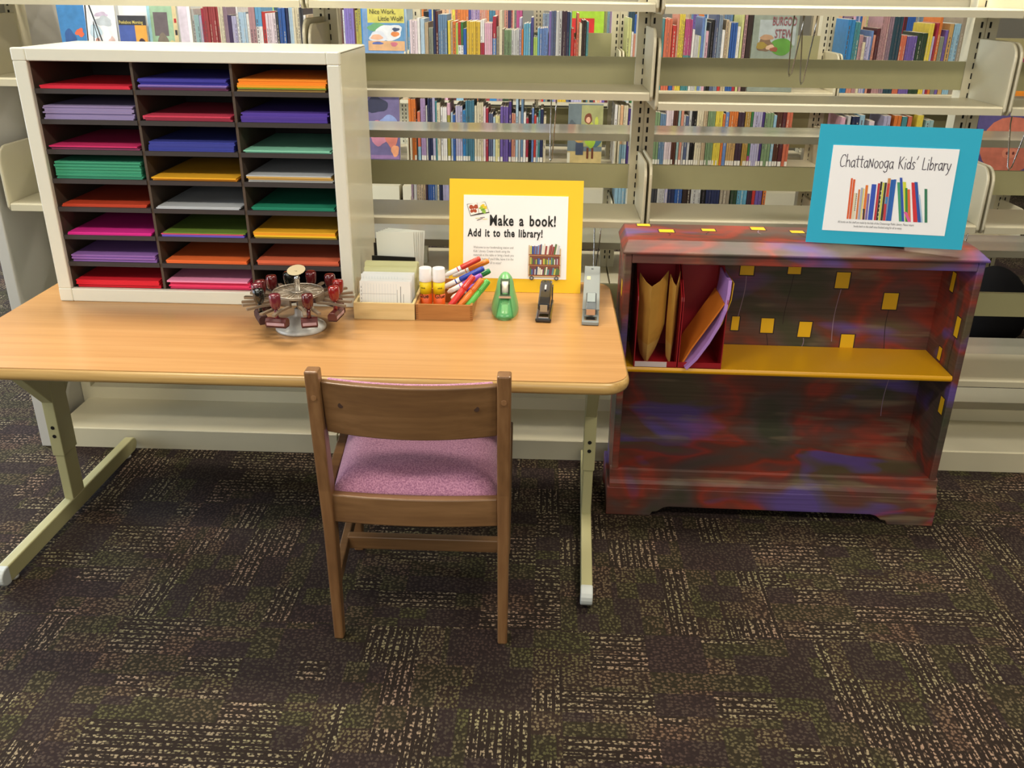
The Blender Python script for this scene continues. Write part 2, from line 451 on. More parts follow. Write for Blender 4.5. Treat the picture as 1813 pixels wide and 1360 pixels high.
mb = MB(); mb.box(-1.562, -1.5285, 2.425, 2.94, 0, 2.02); mb.build('end_panel', M_panel, A, bevel=0.003)

# the second range, across the aisle, facing this way
BX = [-2.42, -1.51, -0.60, 0.31, 1.22, 2.13]
Bs = thing('library_shelving', 'beige steel library shelving across the aisle, filled with picture books facing the table', 'shelving')
BZ = {1: 0.945, 2: 0.628, 3: 0.31}
for x in BX:
    mb = MB(); upright(mb, x, 4.22, 2.0); mb.build('upright', [M_shelf, M_slot], Bs)
for i in range(5):
    x0, x1 = BX[i] + 0.012, BX[i + 1] - 0.012
    for z in BZ.values(): shelf_tray(Bs, x0, x1, 3.985, 4.215, z)
    for z in (0.945, 0.628, 0.31):
        mb = MB(); mb.box(x0, x1, 4.28, 4.48, z - 0.02, z); mb.build('rear_shelf', M_shelf, Bs)
    mb = MB(); mb.box(x0 - 0.009, x1 + 0.009, 3.96, 4.50, 0, 0.10); mb.build('base_shelf', M_shelf, Bs, bevel=0.003)
mb = MB(); mb.box(-2.40, -1.53, 4.225, 4.232, 0.95, 1.9); mb.build('back_panel', M_panel, Bs)
for i in (2, 3, 4):
    stop(Bs, BX[i] + 0.03, BX[i + 1] - 0.03, 4.222, 1.00, 1.16)
    stop(Bs, BX[i] + 0.03, BX[i + 1] - 0.03, 4.222, 0.68, 0.84)

# third range beyond
CX3 = [-2.8, -1.89, -0.98, -0.07, 0.84, 1.75, 2.66]
Cs = thing('library_shelving', 'beige steel library shelving farthest away, glimpsed over the picture books', 'shelving')
for x in CX3:
    mb = MB(); upright(mb, x, 6.32, 2.0, slots=True); mb.build('upright', [M_shelf, M_slot], Cs)
for i in range(6):
    x0, x1 = CX3[i] + 0.012, CX3[i + 1] - 0.012
    for z in (1.0, 0.66, 0.33):
        mb = MB(); mb.box(x0, x1, 6.08, 6.315, z - 0.02, z); mb.build('shelf', M_shelf, Cs)
    mb = MB(); mb.box(x0, x1, 6.05, 6.32, 0, 0.1); mb.build('base_shelf', M_shelf, Cs)
    mb = MB(); mb.box(x0, x1, 6.33, 6.34, 0.1, 0.98); mb.build('back_panel', mat('back_panel_dark', (104, 100, 84), 0.6), Cs)

# ================================================================== BOOKS
PAL = {
 'black': (26, 24, 26), 'blue grey': (120, 140, 165), 'brick red': (176, 62, 66), 'bright blue': (40, 130, 205), 'brown': (92, 50, 38),
 'charcoal': (62, 64, 72), 'cobalt blue': (42, 92, 180), 'coral': (222, 108, 76), 'cornflower blue': (98, 136, 208), 'cream': (222, 212, 180),
 'crimson': (184, 42, 66), 'cyan blue': (92, 170, 208), 'dark brown': (54, 38, 36), 'dark green': (48, 74, 50), 'dark plum': (66, 44, 62),
 'dark purple': (66, 48, 90), 'dark teal': (40, 74, 92), 'deep purple': (74, 52, 136), 'dusty pink': (184, 136, 142), 'golden tan': (204, 160, 92),
 'golden yellow': (228, 188, 50), 'green': (52, 130, 66), 'grey green': (132, 140, 124), 'grey white': (196, 198, 200), 'indigo': (70, 72, 150),
 'lavender': (178, 174, 214), 'light blue': (140, 190, 220), 'lilac': (168, 138, 190), 'lime green': (172, 208, 92), 'magenta': (190, 70, 130),
 'maroon': (94, 38, 44), 'mauve': (150, 122, 142), 'navy': (38, 48, 92), 'ochre': (190, 148, 62), 'olive': (166, 156, 58), 'orange': (232, 120, 44),
 'pale blue': (170, 202, 228), 'pale lime': (206, 212, 132), 'pale teal': (150, 190, 194), 'pale yellow': (228, 220, 150), 'peach': (234, 180, 132),
 'pink': (224, 170, 196), 'pinkish white': (226, 208, 220), 'purple': (112, 88, 180), 'red': (208, 48, 44), 'sage green': (124, 156, 112),
 'salmon': (218, 140, 116), 'sky blue': (96, 168, 222), 'slate blue': (84, 98, 140), 'steel blue': (98, 136, 178), 'tan': (196, 172, 136),
 'taupe': (158, 146, 126), 'teal': (64, 142, 152), 'teal blue': (66, 126, 156), 'violet': (120, 100, 176), 'white': (232, 232, 232), 'yellow': (236, 212, 62)}
def cover_mat(c):
    g = sum(PAL[c]) / 3.0
    return mat('cover_' + c.replace(' ', '_'), tuple(v * 0.80 + g * 0.16 for v in PAL[c]), 0.42, vary=0.10, vscale=60)
M_sticker = mat('spine_sticker', (226, 224, 216), 0.7)
INKD = mat('spine_ink_dark', (84, 78, 84), 0.6); INKL = mat('spine_ink_light', (190, 184, 168), 0.6)
def book_mb(w, h, d, c2, split, rnd, sticker):
    mb = MB()
    hw = w / 2
    if c2:
        zs = h * (1 - split)
        mb.cur = 1; mb.box(-hw, hw, 0, d, 0, zs); mb.cur = 0; mb.box(-hw, hw, 0, d, zs, h)
    else: mb.box(-hw, hw, 0, d, 0, h)
    mb.cur = 2; mb.box(-hw + 0.0012, hw - 0.0012, 0.002, d + 0.0004, h - 0.004, h + 0.0005)
    # title marks on the spine
    if w > 0.006 and rnd.random() < 0.6:
        mb.cur = 4 if rnd.random() < 0.6 else 5
        z = h * rnd.uniform(0.3, 0.42)
        zend = h * rnd.uniform(0.7, 0.93)
        ww = w * rnd.uniform(0.08, 0.15)
        while z < zend:
            l = rnd.uniform(0.006, 0.02)
            mb.box(-ww, ww, -0.0003, 0.001, z, z + l); z += l + rnd.uniform(0.002, 0.006)
    if sticker:
        mb.cur = 3; mb.box(-hw * 0.92, hw * 0.92, -0.0004, 0.001, 0.006, 0.026)
    return mb
ROWS = {
 (1, 'left'): [
  (-1.517,-1.498,2,0.301,'grey white'), (-1.498,-1.477,2,0.275,'pale teal'),
  (-1.477,-1.466,1,0.273,'lavender'), (-1.466,-1.456,1,0.3,'crimson'), (-1.456,-1.393,6,0.31,'brick red'),
  (-1.393,-1.372,3,0.31,'cream'), (-1.372,-1.355,2,0.309,'mauve'), (-1.355,-1.339,1,0.276,'dark purple'),
  (-1.339,-1.318,2,0.275,'lavender'), (-1.316,-1.308,1,0.31,'white'), (-1.308,-1.275,4,0.288,'pale blue'),
  (-1.275,-1.264,1,0.282,'white'), (-1.264,-1.236,2,0.31,'dusty pink'),
  (-1.236,-1.209,2,0.31,'sky blue','white',0.25), (-1.209,-1.193,1,0.294,'red'),
  (-1.193,-1.15,4,0.286,'pinkish white'), (-1.15,-1.139,1,0.293,'charcoal'),
  (-1.138,-1.108,2,0.307,'cobalt blue','yellow',0.65), (-1.105,-1.095,1,0.31,'navy'),
  (-1.094,-1.077,2,0.31,'pale blue','lavender',0.6), (-1.077,-1.049,3,0.309,'cream'),
  (-1.049,-1.032,2,0.31,'charcoal'), (-1.032,-1.022,1,0.281,'white'), (-1.022,-1.011,1,0.282,'tan'), ],
 (1, 'middle'): [
  (-0.604,-0.595,1,0.31,'pale blue'), (-0.593,-0.585,1,0.266,'sky blue'),
  (-0.585,-0.552,3,0.266,'pinkish white'), (-0.552,-0.541,1,0.277,'white'),
  (-0.539,-0.522,1,0.273,'pale blue'), (-0.521,-0.507,2,0.259,'tan'), (-0.505,-0.486,2,0.237,'grey green'),
  (-0.485,-0.475,1,0.31,'navy'), (-0.474,-0.465,1,0.303,'maroon'), (-0.464,-0.427,4,0.29,'steel blue'),
  (-0.424,-0.413,1,0.265,'yellow'), (-0.412,-0.403,1,0.263,'tan'), (-0.403,-0.39,1,0.264,'orange'),
  (-0.39,-0.381,1,0.256,'lime green'), (-0.381,-0.369,1,0.262,'red','white',0.35),
  (-0.369,-0.359,1,0.262,'green','white',0.35), (-0.359,-0.345,1,0.237,'cobalt blue'),
  (-0.344,-0.288,6,0.263,'golden yellow'), (-0.287,-0.27,2,0.271,'white','crimson',0.33),
  (-0.269,-0.237,4,0.26,'pink'), (-0.236,-0.22,1,0.284,'crimson','cornflower blue',0.3),
  (-0.219,-0.207,1,0.244,'taupe'), (-0.207,-0.195,1,0.309,'cream'), (-0.199,-0.187,1,0.234,'taupe'),
  (-0.186,-0.156,4,0.233,'sage green'), (-0.156,-0.124,4,0.233,'grey white'),
  (-0.124,-0.114,1,0.281,'lavender'), (-0.113,-0.106,1,0.235,'orange'), (-0.105,-0.076,3,0.258,'cyan blue'),
  (-0.075,-0.064,1,0.283,'indigo'), (-0.063,-0.047,2,0.206,'lime green'), (-0.047,-0.038,1,0.242,'sky blue'),
  (-0.037,-0.003,4,0.241,'cornflower blue'), (-0.0,0.01,1,0.308,'violet'), (0.01,0.029,2,0.31,'slate blue'),
  (0.03,0.054,2,0.308,'grey white','tan',0.6), (0.055,0.075,3,0.309,'dark plum'),
  (0.075,0.086,1,0.306,'navy'), (0.087,0.093,1,0.306,'teal'), (0.094,0.106,1,0.243,'red'),
  (0.107,0.116,1,0.197,'red'), (0.116,0.126,1,0.302,'coral'), (0.127,0.138,1,0.262,'cream'),
  (0.139,0.156,2,0.273,'dark brown'), (0.157,0.167,1,0.27,'teal'), (0.327,0.345,2,0.284,'pale lime'),
  (0.346,0.354,1,0.231,'white'), (0.355,0.366,2,0.221,'salmon'), ],
 (1, 'right'): [
  (0.476,0.481,1,0.283,'teal'), (0.482,0.513,3,0.283,'coral'), (0.514,0.531,1,0.258,'red','cobalt blue',0.8),
  (0.532,0.541,1,0.308,'salmon'), (0.541,0.564,3,0.308,'yellow'), (0.566,0.596,4,0.284,'magenta','teal',0.5),
  (0.598,0.608,1,0.242,'white'), (0.609,0.627,3,0.219,'grey white'), (0.627,0.635,1,0.219,'pale lime'),
  (0.636,0.646,2,0.291,'cornflower blue'), (0.647,0.653,1,0.285,'pale blue'), (0.653,0.666,1,0.24,'pink'),
  (0.666,0.674,1,0.273,'charcoal'), (0.675,0.686,1,0.284,'black'), (0.688,0.703,2,0.31,'slate blue'),
  (0.704,0.72,2,0.301,'blue grey'), (0.721,0.733,1,0.245,'white','red',0.5), (0.734,0.746,1,0.281,'tan'),
  (0.747,0.754,1,0.27,'cream'), (0.755,0.783,3,0.271,'cobalt blue'),
  (0.783,0.796,1,0.257,'white','crimson',0.6), (0.797,0.807,1,0.307,'pale lime'),
  (0.809,0.821,1,0.31,'dusty pink'), (0.823,0.843,1,0.31,'dark brown'), ],
 (1, 'far right'): [
  (1.232,1.263,2,0.291,'bright blue'), (1.263,1.285,2,0.279,'teal','salmon',0.6),
  (1.286,1.302,2,0.231,'dusty pink'), (1.303,1.316,1,0.201,'cream'), (1.317,1.335,2,0.224,'lavender'),
  (1.336,1.343,1,0.248,'cornflower blue'), (1.344,1.354,1,0.23,'salmon'), (1.355,1.367,1,0.257,'maroon'),
  (1.369,1.4,4,0.307,'dusty pink'), (1.401,1.419,2,0.307,'mauve'), (1.419,1.455,3,0.304,'dark teal'),
  (1.456,1.481,3,0.23,'coral'), (1.482,1.524,5,0.228,'purple'), (1.525,1.564,5,0.241,'dark green'),
  (1.566,1.585,2,0.277,'yellow'), (1.585,1.594,1,0.228,'lavender'), (1.595,1.602,1,0.281,'crimson'),
  (1.603,1.615,1,0.304,'orange'), (1.616,1.634,2,0.228,'grey green'), (1.635,1.646,1,0.253,'purple'),
  (1.647,1.665,1,0.278,'golden tan'), (1.666,1.692,3,0.278,'light blue'), (1.692,1.708,1,0.31,'taupe'), ],
 (2, 'middle'): [
  (-0.602,-0.571,3,0.267,'orange'), (-0.571,-0.566,1,0.181,'charcoal'),
  (-0.565,-0.552,1,0.213,'coral','light blue',0.7), (-0.55,-0.528,2,0.268,'lilac'),
  (-0.527,-0.52,1,0.241,'grey white'), (-0.519,-0.499,2,0.27,'navy'), (-0.498,-0.486,1,0.277,'lavender'),
  (-0.485,-0.478,1,0.262,'teal'), (-0.478,-0.464,2,0.252,'cream'), (-0.462,-0.435,3,0.233,'white'),
  (-0.433,-0.42,1,0.253,'pink','olive',0.2), (-0.418,-0.409,1,0.213,'pale blue'),
  (-0.409,-0.398,1,0.202,'cobalt blue'), (-0.397,-0.367,3,0.24,'lavender'),
  (-0.366,-0.353,1,0.222,'bright blue'), (-0.353,-0.315,4,0.264,'teal blue'),
  (-0.314,-0.304,1,0.241,'cream'), (-0.303,-0.276,3,0.256,'cream'), (-0.275,-0.265,1,0.24,'pinkish white'),
  (-0.264,-0.254,1,0.234,'crimson'), (-0.253,-0.234,2,0.209,'slate blue'),
  (-0.233,-0.223,1,0.196,'pale blue'), (-0.222,-0.203,2,0.2,'pale yellow'), (-0.201,-0.166,3,0.241,'purple'),
  (-0.164,-0.153,1,0.264,'deep purple'), (-0.152,-0.135,2,0.212,'salmon'),
  (-0.134,-0.123,1,0.274,'pale blue'), (-0.122,-0.112,1,0.221,'grey white'),
  (-0.111,-0.101,1,0.274,'steel blue'), (-0.1,-0.089,1,0.215,'white'), (-0.089,-0.077,1,0.195,'crimson'),
  (-0.076,-0.065,1,0.212,'black'), (-0.064,-0.055,1,0.238,'cornflower blue'), (-0.054,-0.044,1,0.206,'red'),
  (-0.044,-0.036,1,0.198,'pale blue'), (-0.035,-0.027,1,0.227,'teal'), (-0.027,-0.013,1,0.234,'navy'),
  (-0.013,-0.001,1,0.2,'cream'), (0.294,0.306,1,0.254,'white'), (0.308,0.317,1,0.251,'cream'),
  (0.318,0.331,1,0.252,'peach','light blue',0.65), (0.332,0.351,2,0.252,'cream','light blue',0.65),
  (0.352,0.369,1,0.241,'deep purple'), ],
 (2, 'right'): [
  (0.47,0.491,2,0.228,'sage green'), (0.492,0.516,3,0.221,'steel blue'),
  (0.517,0.548,3,0.247,'pinkish white'), (0.549,0.567,2,0.251,'brown'), (0.569,0.58,1,0.247,'pale teal'),
  (0.581,0.592,1,0.244,'salmon'), (0.593,0.601,1,0.215,'grey white'), (0.602,0.615,1,0.212,'slate blue'),
  (0.616,0.626,1,0.248,'grey white'), (0.627,0.648,2,0.252,'black'), (0.649,0.677,3,0.249,'cream'),
  (0.678,0.695,2,0.249,'tan'), (0.697,0.728,4,0.249,'sage green'), (0.729,0.759,4,0.246,'yellow'),
  (0.76,0.771,1,0.225,'orange'), (0.771,0.786,1,0.232,'cornflower blue'),
  (0.787,0.824,4,0.247,'orange','golden tan',0.5), (0.826,0.853,2,0.233,'dark plum'),
  (0.855,0.879,3,0.248,'ochre'), (0.88,0.89,1,0.241,'green','magenta',0.8), (0.891,0.928,4,0.242,'lavender'),
  (0.929,0.939,1,0.242,'deep purple'), (0.941,0.977,3,0.232,'sage green'),
  (0.978,0.991,1,0.221,'light blue'), (0.991,1.013,2,0.243,'brown'), (1.014,1.03,1,0.243,'maroon'),
  (1.031,1.058,2,0.244,'coral'), ],
 (2, 'far right'): [
  (1.265,1.282,1,0.219,'pink'), (1.291,1.304,1,0.222,'grey white'), (1.311,1.342,2,0.222,'navy'),
  (1.342,1.364,1,0.23,'light blue'), (1.384,1.408,1,0.205,'pinkish white'), (1.445,1.474,2,0.226,'lavender'),
  (1.488,1.52,2,0.227,'orange'), (1.522,1.544,1,0.225,'teal'), (1.547,1.564,1,0.226,'coral'),
  (1.585,1.612,1,0.231,'yellow'), (1.624,1.658,2,0.211,'pale teal'), ],
 (3, 'middle'): [
  (-0.602,-0.592,1,0.221,'mauve'), (-0.591,-0.577,1,0.257,'grey white'),
  (-0.576,-0.537,4,0.255,'tan','purple',0.55), (-0.536,-0.528,1,0.253,'dark plum'),
  (-0.526,-0.495,3,0.261,'cobalt blue'), (-0.495,-0.484,1,0.261,'blue grey'),
  (-0.483,-0.475,1,0.256,'cream'), (-0.474,-0.459,2,0.257,'navy'), (-0.458,-0.432,4,0.259,'lavender'),
  (0.314,0.371,4,0.271,'light blue'), ],
 (3, 'right'): [
  (0.475,0.501,2,0.256,'charcoal'), (0.502,0.535,3,0.256,'grey white'), (0.536,0.548,1,0.262,'lavender'),
  (0.55,0.579,2,0.268,'navy'), (0.58,0.613,3,0.258,'cobalt blue'), (0.615,0.651,2,0.264,'dark brown'),
  (0.652,0.695,4,0.254,'grey white'), (0.697,0.718,1,0.254,'black','lime green',0.5),
  (0.719,0.778,5,0.266,'navy'), (0.78,0.824,3,0.261,'taupe'), (0.829,0.856,2,0.257,'dark green'),
  (0.857,0.9,3,0.257,'cyan blue'), (0.901,0.922,2,0.263,'dark plum'), (0.923,0.936,1,0.258,'red'),
  (0.937,0.967,2,0.264,'purple'), (0.97,0.984,1,0.259,'orange'), ],
}

ORD = ['first', 'second', 'third', 'fourth', 'fifth', 'sixth']
NUM = ['one', 'two', 'three', 'four', 'five', 'six']
ROWN = {1: 'upper', 2: 'middle', 3: 'lower'}
cands = []
for (row, bay), runs in ROWS.items():
    for ri, t in enumerate(runs):
        x0, x1, n, h, c = t[:5]; c2, sp = (t[5], t[6]) if len(t) > 5 else (None, 0.5)
        prev = runs[ri - 1][4] if ri > 0 else None
        nxt = runs[ri + 1][4] if ri + 1 < len(runs) else None
        w = (x1 - x0) / n
        vis = w * (min(h, 0.16) if row == 1 else 0.16 if row == 2 else 0.06)
        for k in range(n):
            cname = c + (' and ' + c2 if c2 and n == 1 else '')
            where = '%s far shelf, %s bay' % (ROWN[row], bay)
            if n > 1:
                lab = '%s of %s %s spines' % (ORD[k], NUM[n - 1], c)
                lab += (' right of %s' % prev) if prev else (' left of %s' % nxt)
                lab += ', ' + where
            else:
                if prev and nxt: lab = '%s book between %s and %s, %s' % (cname, prev, nxt, where)
                elif nxt: lab = '%s book at the left end beside %s, %s' % (cname, nxt, where)
                else: lab = '%s book at the right end beside %s, %s' % (cname, prev, where)
            cands.append([vis, row, bay, x0 + (k + 0.5) * w, w, h, c, c2, sp, lab])
rest = sorted(range(len(cands)), key=lambda i: -cands[i][0])[288:]
rest_set = set(rest)
seen = {}
rnd = random.Random(3)
loose = MB(); loose_m = []; 
def add_loose(x, y, z, mb, mats):
    k = len(loose.v)
    idx = []
    for m in mats:
        if m not in loose_m: loose_m.append(m)
        idx.append(loose_m.index(m))
    loose.v += [(p[0] + x, p[1] + y, p[2] + z) for p in mb.v]
    for f_, mi, sm in zip(mb.f, mb.mi, mb.sm):
        loose.f.append([k + q for q in f_]); loose.mi.append(idx[mi]); loose.sm.append(sm)
for i, (vis, row, bay, x, w, h, c, c2, sp, lab) in enumerate(cands):
    hh = h * rnd.uniform(0.985, 1.0); ww = w * rnd.uniform(0.86, 0.95)
    mb = book_mb(ww, hh, rnd.uniform(0.17, 0.2), c2, sp, rnd, row == 2 and rnd.random() < 0.7)
    mats = [cover_mat(c), cover_mat(c2 or c), M_pages, M_sticker, INKD, INKL]
    y = 4.0 + rnd.uniform(0, 0.006)
    if i in rest_set:
        add_loose(x, y, BZ[row] + 0.0005, mb, mats); continue
    if lab in seen: lab = lab.replace(' far shelf', ' far shelf, rightward', 1) if seen[lab] == 1 else lab
    seen[lab] = seen.get(lab, 0) + 1
    o = mb.build('picture_book', mats, fixn=False, loc=(x, y, BZ[row] + 0.0005))
    tag(o, lab, 'book', 'picture books on the %s far shelf, %s bay' % (ROWN[row], bay))
# books of the third range
cl = list(PAL)
for zz, ymax in ((1.0, 0.27), (0.66, 0.27)):
    for i in range(6):
        x = CX3[i] + 0.03
        stop_x = CX3[i + 1] - rnd.uniform(0.03, 0.25)
        while x < stop_x:
            w = rnd.uniform(0.008, 0.02); n = rnd.choice((1, 1, 2, 4)); c = rnd.choice(cl); h = rnd.uniform(0.19, 0.29)
            for k in range(n):
                if x < stop_x:
                    add_loose(x + w / 2, 6.1, zz + 0.0005, book_mb(w * 0.93, h, 0.18, None, 0.5, rnd, False), [cover_mat(c), cover_mat(c), M_pages, M_sticker, INKD, INKL])
                x += w
lo = loose.build('distant_books', loose_m, fixn=False)
tag(lo, 'crowd of small book spines on the lowest far shelves and on the farthest range', 'books', kind='stuff')

# ---- face-out picture books
def blob(mb, cx, cz, rx, rz, y=-0.0008, seg=22, wob=0.0, rr=None):
    k = len(mb.v); r_ = rr or random
    for j in range(seg):
        t = 2 * PI * j / seg; q = 1 + wob * math.sin(3 * t + cx * 50) + wob * 0.6 * math.cos(5 * t + cz * 70)
        mb.v.append((cx + rx * q * math.cos(t), y, cz + rz * q * math.sin(t)))
    mb.face([k + j for j in range(seg)])
def rect(mb, x0, x1, z0, z1, y=-0.0006): mb.quad((x0, y, z0), (x1, y, z0), (x1, y, z1), (x0, y, z1))
def face_book(label, x, y, z, w, h, cover, layers, lean=0.09, d=0.012, rz=0.0, lo=0.0, group='face-out picture books on the far shelves'):
    """a hardcover shown cover first; layers = list of (shape, args..., colour)"""
    t = thing('picture_book', label, 'book', (x, y, z + d * math.sin(lean) + 0.0006), (-lean, 0, rz), group)
    mb = MB(); mb.box(0, w, 0, d, 0, h)
    mb.cur = 1; mb.box(0.002, w + 0.0004, 0.002, d - 0.002, 0.002, h + 0.0004)
    mb.build('cover', [cover, M_pages], t)
    pm = MB(); ms = []
    lvl = 0
    for L in layers:
        m = L[-1]
        if m not in ms: ms.append(m)
        pm.cur = ms.index(m); lvl += 1; yy = -0.0004 - 0.00012 * lvl
        g_ = lambda q: h * (lo + (1 - lo) * q)
        if L[0] == 'r': rect(pm, w * L[1], w * L[2], g_(L[3]), g_(L[4]), yy)
        else: blob(pm, w * L[1], g_(L[2]), w * L[3], h * (1 - lo) * L[4], yy, wob=L[5] if len(L) > 6 else 0.05)
    if ms: pm.build('cover_art', ms, t, fixn=False)
    return t
c_ = lambda rgb: mat('art_%d_%d_%d' % rgb, rgb, 0.5, vary=0.14, vscale=28)
wb = face_book('pale blue picture book titled Nice Work, Little Wolf! facing out', -0.783, 3.99, BZ[1], 0.182, 0.325, c_((120, 158, 206)), [
    ('r', .12, .97, .0, .76, c_((98, 150, 196))), ('r', .12, .97, .60, .92, c_((212, 206, 104))),
    ('b', .35, .50, .24, .09, .1, c_((110, 170, 120))), ('b', .62, .40, .30, .17, .12, c_((226, 232, 240))), ('b', .35, .30, .2, .12, .1, c_((214, 222, 236))),
    ('b', .75, .36, .10, .055, .05, c_((226, 140, 80))), ('b', .77, .46, .085, .04, .12, c_((70, 84, 120))), ('b', .32, .29, .14, .06, .08, c_((228, 178, 150))),
    ('r', .12, .97, .0, .21, c_((220, 176, 132))), ('b', .34, .16, .13, .03, .1, c_((90, 110, 180))), ('b', .72, .14, .08, .05, .1, c_((208, 120, 140)))], lean=0.05, lo=0.44)
text_part('Nice Work,', 0.0265, c_((60, 58, 50)), wb, 0.030, 0.2870, y=-0.0035, name='title_lettering', xs=0.86)
text_part('Little Wolf!', 0.0265, c_((60, 58, 50)), wb, 0.066, 0.2600, y=-0.0035, name='title_lettering', xs=0.86)
bs = face_book('grey green picture book titled Burgoo Stew facing out on the upper far shelf', 0.846, 3.99, BZ[1], 0.186, 0.318, c_((140, 152, 142)), [
    ('r', .14, .95, .25, .80, c_((170, 182, 186))), ('b', .66, .22, .24, .19, .03, c_((92, 150, 62))), ('b', .30, .26, .17, .16, .14, c_((122, 98, 78))),
    ('b', .32, .42, .15, .06, .08, c_((176, 142, 112))), ('b', .22, .24, .12, .08, .1, c_((150, 130, 60))), ('b', .42, .20, .1, .06, .1, c_((206, 176, 150))), ('b', .5, .16, .09, .05, .1, c_((150, 88, 66)))], lean=0.05, lo=0.44)
text_part('BURGOO', 0.047, c_((140, 84, 92)), bs, 0.076, 0.262, y=-0.0035, name='title_lettering', bold=0.01, xs=0.50)
text_part('STEW', 0.047, c_((140, 84, 92)), bs, 0.090, 0.214, y=-0.0035, name='title_lettering', bold=0.01, xs=0.58)
face_book('lilac and pink picture book facing out at the left of the middle far shelf', -0.785, 3.99, BZ[2], 0.142, 0.275, c_((112, 104, 150)), [
    ('b', .3, .86, .34, .12, .1, c_((52, 56, 84))), ('b', .65, .55, .3, .16, .08, c_((140, 160, 214))), ('b', .35, .42, .24, .2, .1, c_((196, 130, 154))), ('b', .74, .40, .2, .2, .08, c_((206, 124, 110))),
    ('r', .08, .97, .03, .09, c_((150, 120, 170))), ('b', .84, .16, .12, .09, .1, c_((230, 160, 120)))], lean=0.1)
face_book('square picture book with a lime-dressed figure facing out on the middle far shelf', 0.094, 3.99, BZ[2], 0.150, 0.255, c_((112, 128, 136)), [
    ('r', .38, 1, .30, .98, c_((168, 172, 120))), ('r', 0, 1, .02, .22, c_((206, 186, 128))), ('b', .8, .42, .2, .12, .05, c_((78, 112, 128))), ('b', .66, .42, .16, .14, .08, c_((160, 196, 62))), ('b', .62, .60, .13, .12, .05, c_((196, 210, 90))), ('b', .82, .70, .05, .10, .05, c_((196, 210, 90))),
    ('b', .58, .76, .11, .09, .05, c_((128, 72, 52))), ('b', .58, .74, .065, .05, .03, c_((226, 178, 150))), ('b', .34, .44, .14, .08, .05, c_((202, 160, 90))), ('b', .36, .56, .08, .06, .05, c_((92, 56, 48))), ('b', .36, .54, .045, .035, .03, c_((220, 172, 146))),
    ('r', .24, .46, .16, .36, c_((70, 80, 104))), ('r', .56, .62, .10, .28, c_((112, 60, 40))), ('r', .70, .76, .10, .28, c_((112, 60, 40))), ('b', .12, .6, .1, .14, .08, c_((88, 100, 110))), ('r', 0, .08, .02, .2, c_((222, 220, 200)))], lean=0.06)
face_book('lime green book with a red picture facing out high on the farthest range', 0.145, 6.05, 1.0, 0.20, 0.31, c_((160, 200, 50)), [('r', .0, .7, .05, .55, c_((206, 40, 40))), ('r', .2, .8, .82, .92, c_((90, 170, 120)))], lean=0.05)
# left bay
face_book('blue picture book with a dark castle and orange bird facing out', -2.09, 4.0, BZ[1], 0.122, 0.33, c_((60, 128, 184)), [('b', .35, .52, .2, .12, .1, c_((48, 88, 148))), ('b', .72, .60, .15, .05, .2, c_((228, 104, 62))), ('r', .15, .92, .0, .42, c_((56, 76, 112))), ('b', .8, .42, .25, .08, .1, c_((40, 50, 70)))], lean=0.05)
face_book('white picture book with watercolour animals behind black wire easel', -1.966, 3.99, BZ[1], 0.13, 0.33, M_white, [('b', .55, .82, .22, .03, .15, c_((216, 200, 222))), ('b', .6, .74, .27, .06, .15, c_((200, 208, 212))), ('b', .3, .62, .2, .08, .1, c_((208, 228, 238))), ('b', .35, .46, .15, .07, .15, c_((206, 150, 134))), ('b', .8, .48, .1, .08, .15, c_((236, 204, 194)))], lean=0.05)
face_book('plain white large picture book facing out behind a smaller cover', -1.83, 4.02, BZ[1], 0.14, 0.345, M_white, [('r', .05, .6, .58, .60, c_((200, 206, 214)))], lean=0.04)
pk = face_book('small blue and orange board book titled Peekaboo Morning facing out', -1.812, 3.96, BZ[1] + 0.001, 0.118, 0.268, c_((74, 96, 170)), [('r', 0, 1, .86, 1, c_((60, 60, 64))), ('r', .58, 1, .0, .86, c_((236, 170, 72))), ('b', .78, .50, .17, .17, .04, c_((62, 46, 64))), ('b', .74, .42, .1, .12, .04, c_((150, 96, 80)))], lean=0.05)
text_part('Peekaboo Morning', 0.0185, c_((232, 214, 120)), pk, 0.004, 0.236, y=-0.0025, name='title_lettering', bold=0.005, xs=0.72)
face_book('pale green picture book with a grey photograph facing out', -1.695, 3.985, BZ[1], 0.125, 0.345, c_((164, 200, 166)), [('r', 0, .1, 0, 1, c_((166, 214, 224))), ('r', .2, .68, .55, .82, c_((112, 102, 106))), ('b', .46, .46, .2, .12, .06, c_((132, 122, 108))), ('b', .75, .4, .16, .1, .1, c_((222, 208, 150))), ('r', .86, 1, .0, 1, c_((226, 208, 160))), ('r', .9, .98, .70, .75, c_((190, 50, 50))), ('r', .9, .98, .56, .62, c_((60, 56, 60)))], lean=0.05)
face_book('white picture book standing turned beside the pale green cover', -1.56, 3.99, BZ[1], 0.05, 0.33, c_((226, 216, 230)), [('r', .75, 1, 0, 1, M_white)], lean=0.02)
